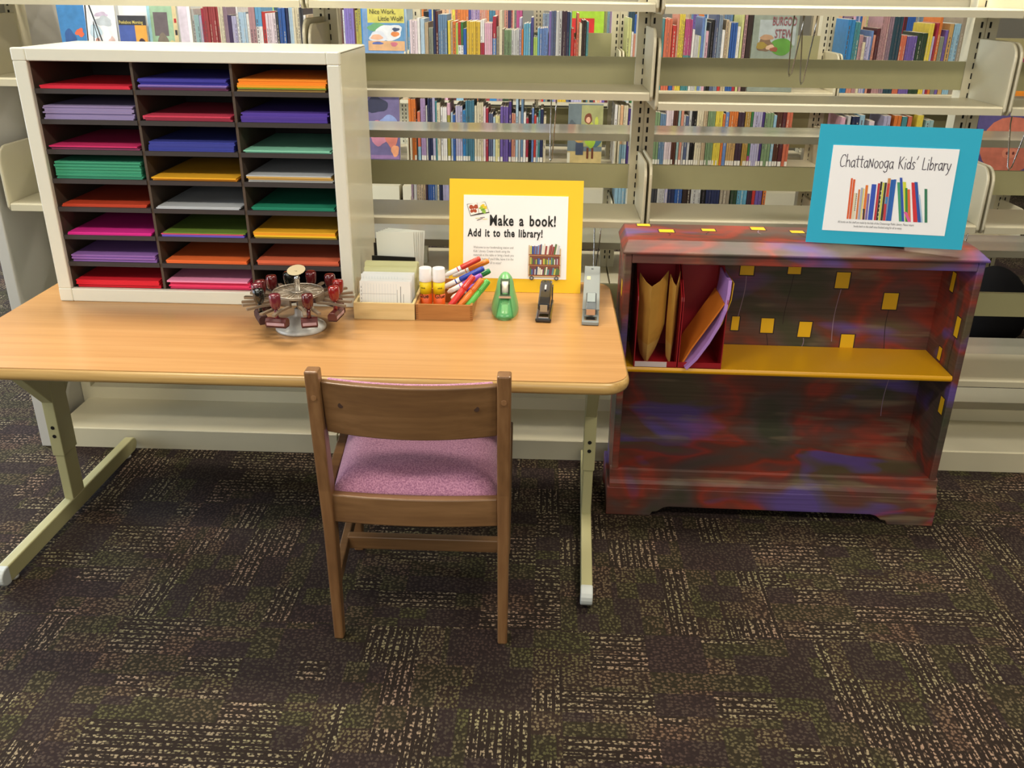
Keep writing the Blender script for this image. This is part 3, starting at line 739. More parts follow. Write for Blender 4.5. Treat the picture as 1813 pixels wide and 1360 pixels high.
# right bay
face_book('orange framed purple picture book facing out in the far right bay', 1.862, 3.97, BZ[1], 0.25, 0.15, c_((230, 140, 40)), [('r', .16, .95, .2, .98, c_((140, 52, 84))), ('b', .7, .6, .15, .2, .1, c_((110, 40, 80)))], lean=0.1)
face_book('large picture book with a pink round face facing out in the far right bay', 1.842, 3.97, BZ[2], 0.29, 0.27, c_((92, 84, 140)), [('b', .52, .42, .46, .44, .02, c_((206, 120, 100))), ('b', .52, .30, .12, .08, .04, c_((222, 140, 116))), ('b', .48, .30, .02, .025, .02, c_((120, 60, 56))), ('b', .57, .30, .02, .025, .02, c_((120, 60, 56)))], lean=0.1)
for k in range(3):
    mb = book_mb(0.012, 0.25, 0.18, None, 0.5, rnd, False)
    tag(mb.build('picture_book', [cover_mat('maroon' if k < 2 else 'black'), cover_mat('maroon'), M_pages, M_sticker, INKD, INKL], fixn=False, loc=(1.80 + k * 0.014, 4.0, BZ[2] + 0.0005)), ('first', 'second', 'black')[k] + (' thin maroon' if k < 2 else '') + ' book left of the large pink face cover', 'book', 'thin books beside the pink cover')

# ---- wire supports hanging under the shelves, easel
def wire(name, label, cat, pts, r, m, group=None):
    mb = MB(); mb.tube(pts, r * 0.75, 8); return tag(mb.build(name, m, fixn=False), label, cat, group)
def ws(label, x, z, drop=0.15, skew=0.0):
    pts = [(x, 2.60, z - 0.024), (x + skew * 0.3, 2.58, z - 0.06), (x + skew, 2.50, z - drop + 0.01), (x + skew + 0.002, 2.495, z - drop), (x + skew + 0.006, 2.49, z - drop + 0.008), (x + skew + 0.012, 2.47, z - 0.06), (x + skew + 0.013, 2.462, z - 0.009)]
    wire('wire_book_support', label, 'book support', pts, 0.0024, M_chrome, 'chrome wire supports under the shelves')
ws('chrome wire book support hanging below the top shelf over the Burgoo Stew cover', 0.655, 1.30, 0.17, -0.022)
ws('bright chrome wire book support right of the Burgoo Stew cover', 0.680, 1.30, 0.19, -0.014)
ws('chrome wire book support hanging left of the lime dress cover', 0.012, 1.09, 0.19)
ws('chrome wire book support hanging between stapler and painted bookcase', 0.150, 0.752, 0.155, -0.003)
ws('chrome wire book support hanging left of the paper organizer', -1.45, 0.768, 0.15, 0.012)
ws('chrome wire book support over the large pink face cover', 1.285, 1.067, 0.17, -0.03)
ws('chrome wire book support hanging behind the right end of the painted bookcase', 1.14, 0.757, 0.165, 0.02)
e = thing('wire_easel', 'black wire easel standing in front of the white watercolour book', 'easel', (-1.90, 3.95, BZ[1]))
mb = MB(); mb.tube([(-0.06, 0.02, 0), (-0.04, 0.035, 0.33)], 0.003, 8); mb.tube([(0.055, 0.02, 0), (-0.03, 0.035, 0.33)], 0.003, 8)
mb.build('stand', M_black, e)
mb = MB(); mb.tube([(-0.03, -0.005, 0.0), (0.0, 0.0, 0.245), (0.035, -0.005, 0.0)], 0.003, 8); mb.build('rest', M_black, e)
e.location = (-1.90, 3.935, BZ[1])
bag = MB(); bag.smooth = True
bag.lathe([(0.02, 0.0), (0.15, 0.0), (0.17, 0.08), (0.155, 0.20), (0.09, 0.29), (0.01, 0.32)], seg=20, sy=0.7)
tag(bag.build('duffel_bag', M_bag, sub=1, loc=(1.86, 3.6, 0.0), fixn=True), 'black soft bag on the floor behind the painted bookcase', 'bag')
# ================================================================== TABLE
T = 0.61
tb = thing('activity_table', 'oak laminate activity table with rounded corners and olive metal T legs', 'table', (-0.55, 1.98, 0))
def rrect(x0, x1, y0, y1, r, n=8):
    P = []
    for cx, cy, a in ((x1 - r, y1 - r, 0), (x0 + r, y1 - r, PI / 2), (x0 + r, y0 + r, PI), (x1 - r, y0 + r, 1.5 * PI)):
        for k in range(n + 1):
            t = a + k * PI / 2 / n; P.append((cx + r * math.cos(t), cy + r * math.sin(t)))
    return P
X0, X1, Y0, Y1 = -1.284 + 0.55, 0.184 + 0.55, 1.636 - 1.98, 2.320 - 1.98
mb = MB(); mb.prism(rrect(X0 + 0.006, X1 - 0.006, Y0 + 0.006, Y1 - 0.006, 0.05), 'z', T - 0.012, T)
mb.build('tabletop', M_table, tb)
# bullnose edge band
mb = MB(); mb.smooth = True
rings = []
for k in range(9):
    t = PI / 2 - k * PI / 8
    inset = 0.010 - 0.010 * math.cos(t); z = T - 0.0145 + 0.0143 * math.sin(t)
    rings.append([(p[0], p[1], z) for p in rrect(X0 + inset, X1 - inset, Y0 + inset, Y1 - inset, 0.056 - inset)])
rings = [[(p[0], p[1], T - 0.0003) for p in rrect(X0 + 0.016, X1 - 0.016, Y0 + 0.016, Y1 - 0.016, 0.04)]] + rings + [[(p[0], p[1], T - 0.0288) for p in rrect(X0 + 0.12, X1 - 0.12, Y0 + 0.12, Y1 - 0.12, 0.01)]]
rings = [r + [r[0]] for r in rings]
mb.grid(rings)
mb.build('edge_band', M_edge, tb)
mb = MB(); mb.prism(rrect(X0 + 0.10, X1 - 0.10, Y0 + 0.10, Y1 - 0.10, 0.01), 'z', T - 0.0289, T - 0.0284); mb.build('underside', M_card, tb)
def leg(x, rz, side):
    L = bpy.data.objects.new('leg', None); C.objects.link(L); L.parent = tb; L.location = (x + 0.55, 2.07 - 1.98, 0); L.rotation_euler = (0, 0, rz)
    w = 0.0135
    # foot bar with rounded ends
    y0, y1 = -0.375, 0.35
    mb = MB(); prof = []
    for cy, a in ((y1 - 0.024, -PI / 2), (y0 + 0.024, PI / 2)):
        for k in range(9):
            t = a + k * PI / 8; prof.append((cy + 0.024 * math.cos(t), 0.030 + 0.022 * math.sin(t)))
    mb.prism(prof, 'x', -w, w)
    mb.cur = 1
    cp_ = [(y0 + 0.024 + 0.0248 * math.cos(PI / 2 + k * PI / 8), 0.030 + 0.0228 * math.sin(PI / 2 + k * PI / 8)) for k in range(9)]
    mb.prism([(y0 + 0.034, 0.0528)] + cp_ + [(y0 + 0.034, 0.0072)], 'x', -w - 0.0008, w + 0.0008)
    mb.build('foot', [M_legmetal, M_legcap], L, bevel=0.003)
    for yy in (y0 + 0.06, y1 - 0.05):
        g = MB(); g.lathe([(0.012, 0), (0.013, 0.004), (0.009, 0.009), (0.005, 0.010), (0.005, 0.02)], 0, yy, 0, 14); g.build('glide', M_zinc, L)
    mb = MB(); mb.prism([(-0.030, 0.05), (0.030, 0.05), (0.030, 0.20), (-0.030, 0.20)], 'x', -w + 0.001, w - 0.001); mb.build('lower_post', M_legmetal, L, bevel=0.002)
    mb = MB(); mb.prism([(-0.034, 0.185), (0.034, 0.185), (0.034, 0.56), (-0.034, 0.56)], 'x', -w - 0.002, w + 0.002)
    mb.prism([(-0.034, 0.34), (-0.034, 0.42), (-0.19, 0.575), (-0.25, 0.575)], 'x', -w - 0.001, w + 0.001)
    mb.prism([(0.034, 0.34), (0.25, 0.575), (0.19, 0.575), (0.034, 0.42)], 'x', -w - 0.001, w + 0.001)
    mb.box(-w - 0.002, w + 0.03, -0.27, 0.27, 0.560, 0.5805)
    mb.build('upper_frame', M_legmetal, L, bevel=0.002)
    for z in (0.268, 0.243):
        b = MB(); b.smooth = False; b.tube([(0.0, -0.0348, z), (0.0, -0.0330, z)], 0.0052, 12); b.build('bolt', M_black, L)
    return L
leg(-1.272, math.radians(-1.0), -1); leg(0.133, math.radians(-1.8), 1)
mb = MB(); mb.box(-1.27 + 0.55, 0.13 + 0.55, 2.09 - 1.98, 2.115 - 1.98, 0.525, 0.575); mb.build('stretcher_rail', M_legmetal, tb, bevel=0.002)

# ================================================================== CHAIR
ch = thing('wooden_chair', 'small wooden chair with purple fabric seat seen from behind at the table', 'chair', (-0.252, 1.70, 0))
def off(p): return (p[0] + 0.252, p[1] - 1.70, p[2])
def bar(mb, a, b, wa, wb):
    """rectangular bar from a to b, sizes (x,y) at each end"""
    k = len(mb.v)
    for p, w in ((a, wa), (b, wb)):
        for sx, sy in ((-1, -1), (1, -1), (1, 1), (-1, 1)):
            mb.v.append((p[0] + sx * w[0] / 2, p[1] + sy * w[1] / 2, p[2]))
    for q in ((0, 3, 2, 1), (4, 5, 6, 7), (0, 1, 5, 4), (1, 2, 6, 5), (2, 3, 7, 6), (3, 0, 4, 7)): mb.face([k + i for i in q])
def barchain(name, pts, ws, m, parent, bevel=0.004):
    mb = MB(); k = 0
    for p, w in zip(pts, ws):
        for sx, sy in ((-1, -1), (1, -1), (1, 1), (-1, 1)): mb.v.append((p[0] + sx * w[0] / 2, p[1] + sy * w[1] / 2, p[2]))
    n = len(pts)
    mb.face([3, 2, 1, 0]); mb.face([4 * (n - 1) + i for i in range(4)])
    for i in range(n - 1):
        for j in range(4): mb.face([4 * i + j, 4 * i + (j + 1) % 4, 4 * (i + 1) + (j + 1) % 4, 4 * (i + 1) + j])
    return mb.build(name, m, parent, bevel=bevel)
for s, xt, xb in ((-1, -0.424, -0.434), (1, -0.066, -0.069)):
    p = barchain('rear_post', [off((xb, 1.583, 0)), off(((xb + xt) / 2, 1.565, 0.30)), off((xt * 0.4 + xb * 0.6, 1.560, 0.40)), off((xt, 1.508, 0.682))],
                 [(0.021, 0.026), (0.0245, 0.036), (0.0255, 0.040), (0.0265, 0.030)], M_chair, ch, 0.004)
    b = MB(); yb = 1.508 + (0.682 - 0.625) / 0.28 * 0.052 - 0.0165; b.tube([off((xt, yb - 0.0015, 0.625)), off((xt, yb + 0.003, 0.625))], 0.0055, 12); b.build('bolt_cap', M_chair, p)
    xf = -0.457 if s < 0 else -0.078
    barchain('front_leg', [off((xf, 1.925, 0)), off((xf, 1.915, 0.375))], [(0.024, 0.026), (0.032, 0.034)], M_chair, ch, 0.004)
    mb = MB(); a = off((xb, 1.585, 0)); b_ = off((xf, 1.905, 0))
    for (z0, z1, t_) in ((0.325, 0.385, 0.011), (0.125, 0.158, 0.009)):
        mm = MB()
        mm.v += [(a[0] - t_, a[1], z0), (a[0] + t_, a[1], z0), (b_[0] + t_, b_[1], z0), (b_[0] - t_, b_[1], z0), (a[0] - t_, a[1], z1), (a[0] + t_, a[1], z1), (b_[0] + t_, b_[1], z1), (b_[0] - t_, b_[1], z1)]
        for q in ((0, 3, 2, 1), (4, 5, 6, 7), (0, 1, 5, 4), (1, 2, 6, 5), (2, 3, 7, 6), (3, 0, 4, 7)): mm.face(list(q))
        mm.build('side_rail' if z0 > 0.3 else 'side_stretcher', M_chair_h, ch, bevel=0.003)
def curved(name, x0, x1, yc, zb, zt, th, bulge, m, parent, lean=0.0, bevel=0.003, arch_t=0.0, arch_b=0.0):
    mb = MB(); n = 18; rows = []
    for i in range(n + 1):
        t = i / n * 2 - 1; x = (x0 + x1) / 2 + t * (x1 - x0) / 2
        yy = yc - bulge * (1 - t * t)
        zz1 = zt + arch_t * (1 - t * t); zz0 = zb + arch_b * (1 - t * t)
        y_b = yy; y_t = yy - lean
        rows.append([(x, y_b - th / 2, zz0), (x, y_b + th / 2, zz0), (x, y_t + th / 2, zz1), (x, y_t - th / 2, zz1), (x, y_b - th / 2, zz0)])
    mb.grid([[off(p) for p in r] for r in rows])
    mb.v += []; mb.face([0, 1, 2, 3]); k = 5 * n; mb.face([k + 3, k + 2, k + 1, k])
    bmw = mb.build(name, m, parent, bevel=0, fixn=False)
    me = bmw.data; bm = bmesh.new(); bm.from_mesh(me); bmesh.ops.remove_doubles(bm, verts=bm.verts, dist=1e-5); bmesh.ops.recalc_face_normals(bm, faces=bm.faces); bm.to_mesh(me); bm.free()
    d = bmw.modifiers.new('rounded', 'BEVEL'); d.width = bevel; d.segments = 2; d.limit_method = 'ANGLE'; d.angle_limit = 0.8
    return bmw
back = curved('backrest', -0.412, -0.079, 1.540, 0.540, 0.655, 0.018, 0.022, M_chair_h, ch, lean=0.021, arch_b=-0.004)
for hx in (-0.376, -0.118):
    t = (hx + 0.2455) / 0.1665; yy = 1.540 - 0.0125 - 0.022 * (1 - t * t) - 0.0070 + 0.001
    b = MB(); b.tube([off((hx, yy - 0.0035, 0.607)), off((hx, yy + 0.004, 0.607))], 0.0055, 14); b.build('plug_hole', mat('plug_dark', (58, 36, 26), 0.6), back)
cu = curved('back_cushion', -0.404, -0.088, 1.5535, 0.548, 0.654, 0.012, 0.022, M_purple, ch, lean=0.021, bevel=0.004)
curved('rear_rail', -0.424, -0.080, 1.566, 0.318, 0.383, 0.020, 0.012, M_chair_h, ch)
mb = MB(); mb.box(*[v for v in (-0.448 + 0.252, -0.082 + 0.252, 1.905 - 1.70, 1.925 - 1.70, 0.32, 0.383)]); mb.build('front_rail', M_chair_h, ch, bevel=0.003)
mb = MB(); mb.box(-0.440 + 0.252, -0.076 + 0.252, 1.735 - 1.70, 1.757 - 1.70, 0.128, 0.162); mb.build('cross_stretcher', M_chair_h, ch, bevel=0.003)
# cushion: domed pad
mb = MB(); mb.smooth = True; n = 14; rows = []
def seatpt(u, v):
    y = 1.572 + (1.925 - 1.572) * v
    xl = -0.418 + (-0.448 + 0.418) * v; xr = -0.083 + (-0.078 + 0.083) * v
    if v < 0.5: y -= 0.008 * (1 - (2 * u - 1) ** 2) * (1 - 2 * v)
    return xl + (xr - xl) * u, y
for j in range(n + 1):
    r = []
    for i in range(n + 1):
        u = i / n; v = j / n; x, y = seatpt(u, v)
        e_ = min(u, 1 - u, v, 1 - v)
        z = 0.388 + 0.034 * (1 - (1 - min(e_ / 0.16, 1)) ** 2) ** 0.5 + 0.006 * (1 - (2 * u - 1) ** 2) * (1 - (2 * v - 1) ** 2)
        r.append(off((x, y, z)))
    rows.append(r)
mb.grid(rows)
kk = len(mb.v)
ring = [rows[0][i] for i in range(n)] + [rows[j][n] for j in range(n)] + [rows[n][i] for i in range(n, 0, -1)] + [rows[j][0] for j in range(n, 0, -1)]
mb.v += ring + [(p[0], p[1], 0.376) for p in ring]; m_ = len(ring)
for i in range(m_): mb.face([kk + i, kk + (i + 1) % m_, kk + m_ + (i + 1) % m_, kk + m_ + i])
mb.face([kk + m_ + i for i in range(m_)][::-1])
o = mb.build('seat', M_purple, ch)
bm = bmesh.new(); bm.from_mesh(o.data); bmesh.ops.remove_doubles(bm, verts=bm.verts, dist=1e-5); bmesh.ops.recalc_face_normals(bm, faces=bm.faces); bm.to_mesh(o.data); bm.free()

# ================================================================== PAPER ORGANIZER
OX0, OX1, OY0, OY1, OZ0, OZ1 = -1.197, -0.460, 2.064, 2.372, T, 1.201
og = thing('paper_organizer', 'ivory metal literature organizer with 24 dark slots of coloured paper', 'organizer', (OX0, OY0, OZ0))
W_, D_, H_ = OX1 - OX0, OY1 - OY0, OZ1 - OZ0
fw_l, fw_r, fw_t, fw_b = 0.032, 0.029, 0.027, 0.033
mb = MB(); mb.box(0.001, W_ - 0.001, 0.006, D_, H_ - 0.004, H_ - 0.0005); mb.build('top_panel', M_org, og, bevel=0.002)
for xa, xb_ in ((0.001, 0.005), (W_ - 0.005, W_ - 0.001)):
    mb = MB(); mb.box(xa, xb_, 0.014, D_, 0.002, H_ - 0.005); mb.build('side_panel', M_org_side, og)
mb = MB(); mb.box(0.005, W_ - 0.005, 0.03, D_, 0.0, 0.006); mb.build('bottom_panel', M_org_side, og)
mb = MB(); mb.box(0.006, W_ - 0.006, D_ - 0.006, D_ - 0.001, 0.006, H_ - 0.005); mb.build('back_panel', M_back, og)
# front trim, four lengths and their corner caps
for nm, (xa, xb_, za, zb) in (('front_trim', (fw_l, W_ - fw_r, H_ - fw_t, H_)), ('front_trim', (fw_l, W_ - fw_r, 0, fw_b)), ('front_trim', (0, fw_l, fw_b, H_ - fw_t)), ('front_trim', (W_ - fw_r, W_, fw_b, H_ - fw_t))):
    mb = MB(); mb.box(xa, xb_, 0.001, 0.016, za, zb); mb.build(nm, M_org, og, bevel=0.0025)
for (xa, xb_, za, zb) in ((0, fw_l, H_ - fw_t, H_), (W_ - fw_r, W_, H_ - fw_t, H_), (0, fw_l, 0, fw_b), (W_ - fw_r, W_, 0, fw_b)):
    mb = MB(); mb.box(xa - 0.0006, xb_ + 0.0006, 0.0, 0.018, za - (0.0006 if za else 0), zb + 0.0006); mb.build('corner_cap', M_org, og, bevel=0.003)
ix0, ix1 = fw_l, W_ - fw_r
DIV = [-0.936 - OX0, -0.710 - OX0]
for d in DIV:
    mb = MB(); mb.box(d - 0.003, d + 0.003, 0.016, D_ - 0.006, fw_b, H_ - fw_t); mb.build('divider', M_darkdiv, og)
for xx in (ix0 - 0.004, ix1 - 0.0): 
    mb = MB(); mb.box(xx, xx + 0.004, 0.017, D_ - 0.006, fw_b, H_ - fw_t); mb.build('inner_side', M_darkdiv, og)
SZ = [1.1085 - OZ0, 1.041 - OZ0, 0.973 - OZ0, 0.905 - OZ0, 0.838 - OZ0, 0.770 - OZ0, 0.703 - OZ0]
cols = [(ix0, DIV[0] - 0.003), (DIV[0] + 0.003, DIV[1] - 0.003), (DIV[1] + 0.003, ix1)]
for z in SZ:
    for (a, b) in cols:
        mb = MB(); mb.box(a, b, 0.012, D_ - 0.006, z - 0.0052, z + 0.0052); mb.build('slot_shelf', M_dark, og)
mb = MB(); mb.box(ix0, ix1, 0.016, D_ - 0.006, fw_b - 0.006, fw_b - 0.001); mb.build('slot_floor', M_dark, og)
floors = [z + 0.0052 for z in SZ] + [fw_b - 0.001]
PC = {'red': (226, 34, 62), 'bright red': (222, 20, 42), 'plum': (120, 60, 100), 'lavender': (142, 118, 200), 'royal blue': (58, 54, 160), 'tan': (150, 120, 60), 'lime': (176, 214, 60), 'orange': (250, 146, 30), 'amber': (240, 160, 32),
      'grey lavender': (148, 134, 180), 'pink red': (224, 78, 104), 'purple': (84, 58, 162), 'magenta': (214, 40, 108), 'mauve': (160, 68, 112), 'deep blue': (54, 62, 156), 'mint': (140, 214, 186), 'sea green': (60, 158, 122),
      'golden yellow': (240, 178, 30), 'yellow': (246, 200, 40), 'white': (226, 226, 222), 'manila': (206, 168, 90), 'rust': (196, 62, 26), 'grey white': (190, 196, 202), 'emerald': (24, 140, 108), 'hot magenta': (226, 36, 150),
      'violet blue': (104, 84, 196), 'olive green': (110, 140, 50), 'olive gold': (176, 146, 40), 'lilac': (148, 104, 184), 'bright orange': (244, 112, 48), 'coral orange': (226, 106, 70), 'hot pink': (240, 56, 106), 'light pink': (246, 150, 190), 'brick pink': (214, 60, 90)}
ROWW = ['top', 'second', 'third', 'fourth', 'fifth', 'sixth', 'seventh', 'bottom']
COLW = ['left', 'middle', 'right']
SL = {  # (row, col): layers bottom to top (colour, thickness, pulled forward)
 (0, 0): [('red', .007, .0)],
 (0, 1): [('plum', .006, .0), ('lavender', .0055, .004), ('royal blue', .013, .0)],
 (0, 2): [('tan', .006, .0), ('lime', .003, .003), ('amber', .005, .006), ('orange', .012, .0)],
 (1, 0): [('grey lavender', .030, .0)],
 (1, 1): [('pink red', .009, -.002), ('brick pink', .003, .006)],
 (1, 2): [('purple', .021, .0)],
 (2, 0): [('mauve', .006, .0), ('magenta', .003, .003)],
 (2, 1): [('deep blue', .021, .0)],
 (2, 2): [('mint', .006, .004)],
 (3, 0): [('sea green', .040, .0)],
 (3, 1): [('amber', .006, .0), ('golden yellow', .003, .010)],
 (3, 2): [('white', .006, .0), ('manila', .008, .004), ('grey white', .0025, .008)],
 (4, 0): [('rust', .007, .0)],
 (4, 1): [('grey white', .006, .004)],
 (4, 2): [('emerald', .007, .0)],
 (5, 0): [('hot magenta', .007, .004)],
 (5, 1): [('violet blue', .005, .003), ('pink red', .0022, .002), ('olive green', .0025, .001)],
 (5, 2): [('olive gold', .004, .0), ('yellow', .004, .004), ('amber', .005, .002), ('golden yellow', .003, .002)],
 (6, 0): [('lilac', .017, .0)],
 (6, 1): [('bright orange', .008, .002)],
 (6, 2): [('coral orange', .012, .0)],
 (7, 0): [('bright red', .019, .0)],
 (7, 1): [('hot pink', .020, -.002), ('light pink', .004, .006)],
}
rp = random.Random(11)
for (r, c), layers in SL.items():
    a, b = cols[c]; z = OZ0 + floors[r] + 0.0003
    x0 = OX0 + a + 0.008 + rp.uniform(0, .003); x1 = OX0 + b - 0.008 - rp.uniform(0, .003)
    prev = None
    for li, (cn, th, fwd) in enumerate(layers):
        m = mat('paper_' + cn.replace(' ', '_'), PC[cn], 0.75)
        mb = MB(); ns = max(1, int(round(th / 0.0035)))
        for k in range(ns):
            dx = rp.uniform(-.0025, .0025); dy = rp.uniform(-.0025, .0025); q = th / ns
            mb.box(x0 + dx, x1 + dx, OY0 + 0.018 - fwd + dy, OY0 + 0.018 - fwd + 0.27, z + k * q, z + (k + 1) * q - 0.0001)
        z += th
        nm = 'paper_stack' if th > 0.0045 else 'paper_sheets'
        extra = '' if len(layers) == 1 else (' under the %s' % layers[li + 1][0] if li + 1 < len(layers) else ' topmost')
        o = mb.build(nm, m, fixn=False)
        tag(o, '%s construction paper%s in the %s slot of the %s column' % (cn, extra, ROWW[r], COLW[c]), 'paper', 'coloured paper in the organizer')

# ================================================================== RUBBER STAMP CAROUSEL
cxs, cys = -0.554, 1.912
cr = thing('stamp_carousel', 'silver metal carousel stand for rubber stamps with wire wheel', 'stamp rack', (cxs, cys, T))
mb = MB(); mb.lathe([(0.056, 0), (0.058, 0.003), (0.056, 0.008), (0.050, 0.011), (0.046, 0.013), (0.036, 0.022), (0.018, 0.030), (0.0125, 0.034), (0.012, 0.048), (0.009, 0.050)]); mb.build('base', M_zinc, cr)
mb = MB(); mb.lathe([(0.0062, 0.045), (0.0062, 0.118), (0.0068, 0.119), (0.0068, 0.122), (0.005, 0.124), (0.0045, 0.130)], seg=16); mb.build('post', M_chrome, cr)
mb = MB(); mb.smooth = True
pl = [(0.022 * math.cos(2 * PI * k / 24), 0.012 * math.sin(2 * PI * k / 24) if False else 0.0, 0) for k in range(24)]
mb = MB(); prof = [(0.021 * math.cos(2 * PI * k / 28), 0.0125 * math.sin(2 * PI * k / 28)) for k in range(28)]
mb.prism(prof, 'z', -0.0008, 0.0008, Matrix.Translation((0, 0, 0.139)) @ Matrix.Rotation(math.radians(52), 4, 'X') @ Matrix.Rotation(math.radians(12), 4, 'Z'))
mb.tube([(0, 0, 0.128), (0, 0.001, 0.138)], 0.004, 10)
mb.build('thumb_plate', mat('brass_plate', (158, 146, 118), 0.42, 0.6), cr)
wz = 0.090
mb = MB()
for k in range(12):
    a = 2 * PI * k / 12 + 0.1
    for da in (-0.045, 0.045):
        mb.tube([(0.008 * math.cos(a), 0.008 * math.sin(a), wz), (0.056 * math.cos(a + da * 4), 0.056 * math.sin(a + da * 4), wz)], 0.0008, 6)
def ringpts(r, z, n=40): return [(r * math.cos(2 * PI * k / n), r * math.sin(2 * PI * k / n), z) for k in range(n + 1)]
mb.tube(ringpts(0.056, wz), 0.0016, 6); mb.lathe([(0.015, wz - 0.002), (0.015, wz + 0.002)], seg=20)
mb.build('wire_wheel', M_wheel, cr)
mb = MB(); mb.lathe([(0.0555, wz - 0.006), (0.0572, wz - 0.006), (0.0572, wz - 0.002), (0.0555, wz - 0.002)], seg=36)
mb.build('rim', M_clip, cr)
HC = [(0, 'black', 0), (1, 'dark red', 0), (2, 'dark red', 0), (3, 'bright red', 0), (4, 'bright red', 0), (5, 'dark red', 1), (6, 'wine', 1), (7, 'black', 1), (8, 'wine', 1), (9, 'dark red', 0), (10, 'dark red', 0)]
ANG = [118, 85, 50, 18, -14, -62, -108, -146, -172, 172, 146]
HM = {'black': mat('handle_black', (16, 20, 20), 0.12, coat=0.6), 'dark red': mat('handle_darkred', (84, 20, 24), 0.12, coat=0.6), 'bright red': mat('handle_red', (132, 24, 22), 0.12, coat=0.6), 'wine': mat('handle_wine', (104, 34, 46), 0.2, coat=0.4)}
M_block = mat('stamp_block', (84, 34, 34), 0.35, coat=0.2); M_rubber = mat('stamp_rubber', (60, 30, 26), 0.8); M_lab = mat('stamp_label', (178, 150, 160), 0.6)
POS = ['at the back left of the thumb plate', 'at the back right of the thumb plate', 'at the far back right', 'at the right, beside the card tray', 'at the right front', 'in front, right of the post', 'in front, left of the post', 'at the left front', 'at the far left, lower', 'at the far left, upper', 'at the back left']
for (i, hc, _), ang, ps in zip(HC, ANG, POS):
    a = math.radians(ang); R = 0.090
    px, py = cxs + R * math.cos(a), cys + R * math.sin(a)
    # clip arm belongs to the carousel
    arm = MB()
    for s in (-1, 1):
        arm.prism([(0.054, s * 0.010), (0.088, s * 0.0065), (0.124, s * 0.012), (0.124, s * 0.0195), (0.088, s * 0.0135), (0.054, s * 0.0165)], 'z', wz - 0.0205, wz - 0.0155, Matrix.Rotation(a, 4, 'Z'))
    arm.prism([(0.050, -0.014), (0.058, -0.014), (0.058, 0.014), (0.050, 0.014)], 'z', wz - 0.0195, wz - 0.004, Matrix.Rotation(a, 4, 'Z'))
    arm.build('clip_arm', M_clip, cr)
    rz = a + PI / 2 + rp.uniform(-0.35, 0.35)
    st = thing('rubber_stamp', '%s-handled rubber stamp %s of the carousel' % (hc, ps), 'rubber stamp', (px, py, T + wz), (rp.uniform(-.05, .05), rp.uniform(-.05, .05), rz), 'rubber stamps on the carousel')
    h = MB(); h.lathe([(0.005, -0.015), (0.0085, -0.0125), (0.0112, -0.006), (0.0124, 0.002), (0.0128, 0.010), (0.0124, 0.0165), (0.0105, 0.0195), (0.001, 0.0206)], seg=24); h.build('handle', HM[hc], st)
    n_ = MB(); n_.lathe([(0.0055, -0.036), (0.0042, -0.028), (0.0042, -0.012)], seg=14); n_.build('neck', HM[hc], st)
    L = 0.018 + 0.012 * ((i * 7) % 5) / 4; Wd = 0.0105
    b = MB(); b.prism([(-Wd, -0.052), (Wd, -0.052), (Wd, -0.041), (Wd * 0.55, -0.035), (-Wd * 0.55, -0.035), (-Wd, -0.041)], 'x', -L, L)
    b.cur = 1; b.box(-L + 0.003, L - 0.003, -Wd - 0.0003, -Wd + 0.001, -0.050, -0.043)
    blk = b.build('block', [M_block if hc != 'black' else M_rubber, M_lab if hc != 'black' else M_rubber], st, bevel=0.0008)
    r_ = MB(); r_.box(-L + 0.001, L - 0.001, -Wd + 0.001, Wd - 0.001, -0.055, -0.052); r_.build('rubber_die', M_rubber, st)

# ================================================================== CARD TRAY
def open_box(name, label, cat, x0, x1, y0, y1, z, h, th, m, divider=None, rz=0.0, joints=False, hback=None, mj=None):
    t = thing(name, label, cat, ((x0 + x1) / 2, (y0 + y1) / 2, z), (0, 0, rz))
    w, d = (x1 - x0) / 2, (y1 - y0) / 2
    def p(nm, *a): q = MB(); q.box(*a); q.build(nm, m, t, bevel=0.0008)
    p('bottom', -w + th, w - th, -d + th, d - th, 0.0, 0.004)
    p('front_panel', -w, w, -d, -d + th, 0, h); p('back_panel', -w, w, d - th, d, 0, hback or h)
    p('side_panel', -w, -w + th, -d + th, d - th, 0, h); p('side_panel', w - th, w, -d + th, d - th, 0, h)
    if divider is not None: p('divider', -w + th, w - th, divider - 0.003, divider + 0.003, 0.004, h)
    if joints:
        for s in (-1, 1):
            q = MB(); z_ = 0.003
            while z_ < h - 0.003:
                q.box(s * w - (0.006 if s > 0 else 0), s * w + (0.006 if s < 0 else 0), -d - 0.0002, -d + 0.002, z_, z_ + 0.0022)
                z_ += 0.0046
            q.build('finger_joints', mj, t)
    return t
open_box('card_tray', 'light pine tray holding white and cream library cards', 'tray', -0.4455, -0.3005, 1.983, 2.135, T, 0.041, 0.006, M_lightwood)
open_box('marker_box', 'brown wooden box with finger joints holding glue sticks and markers', 'box', -0.2985, -0.1635, 1.988, 2.200, T, 0.0385, 0.006, M_brownwood, divider=0.02, joints=True, mj=mat('joint_line', (136, 88, 44), 0.6))
M_wc = mat('library_card_white', (238, 240, 238), 0.7); M_cc = mat('library_card_cream', (216, 216, 168), 0.7)
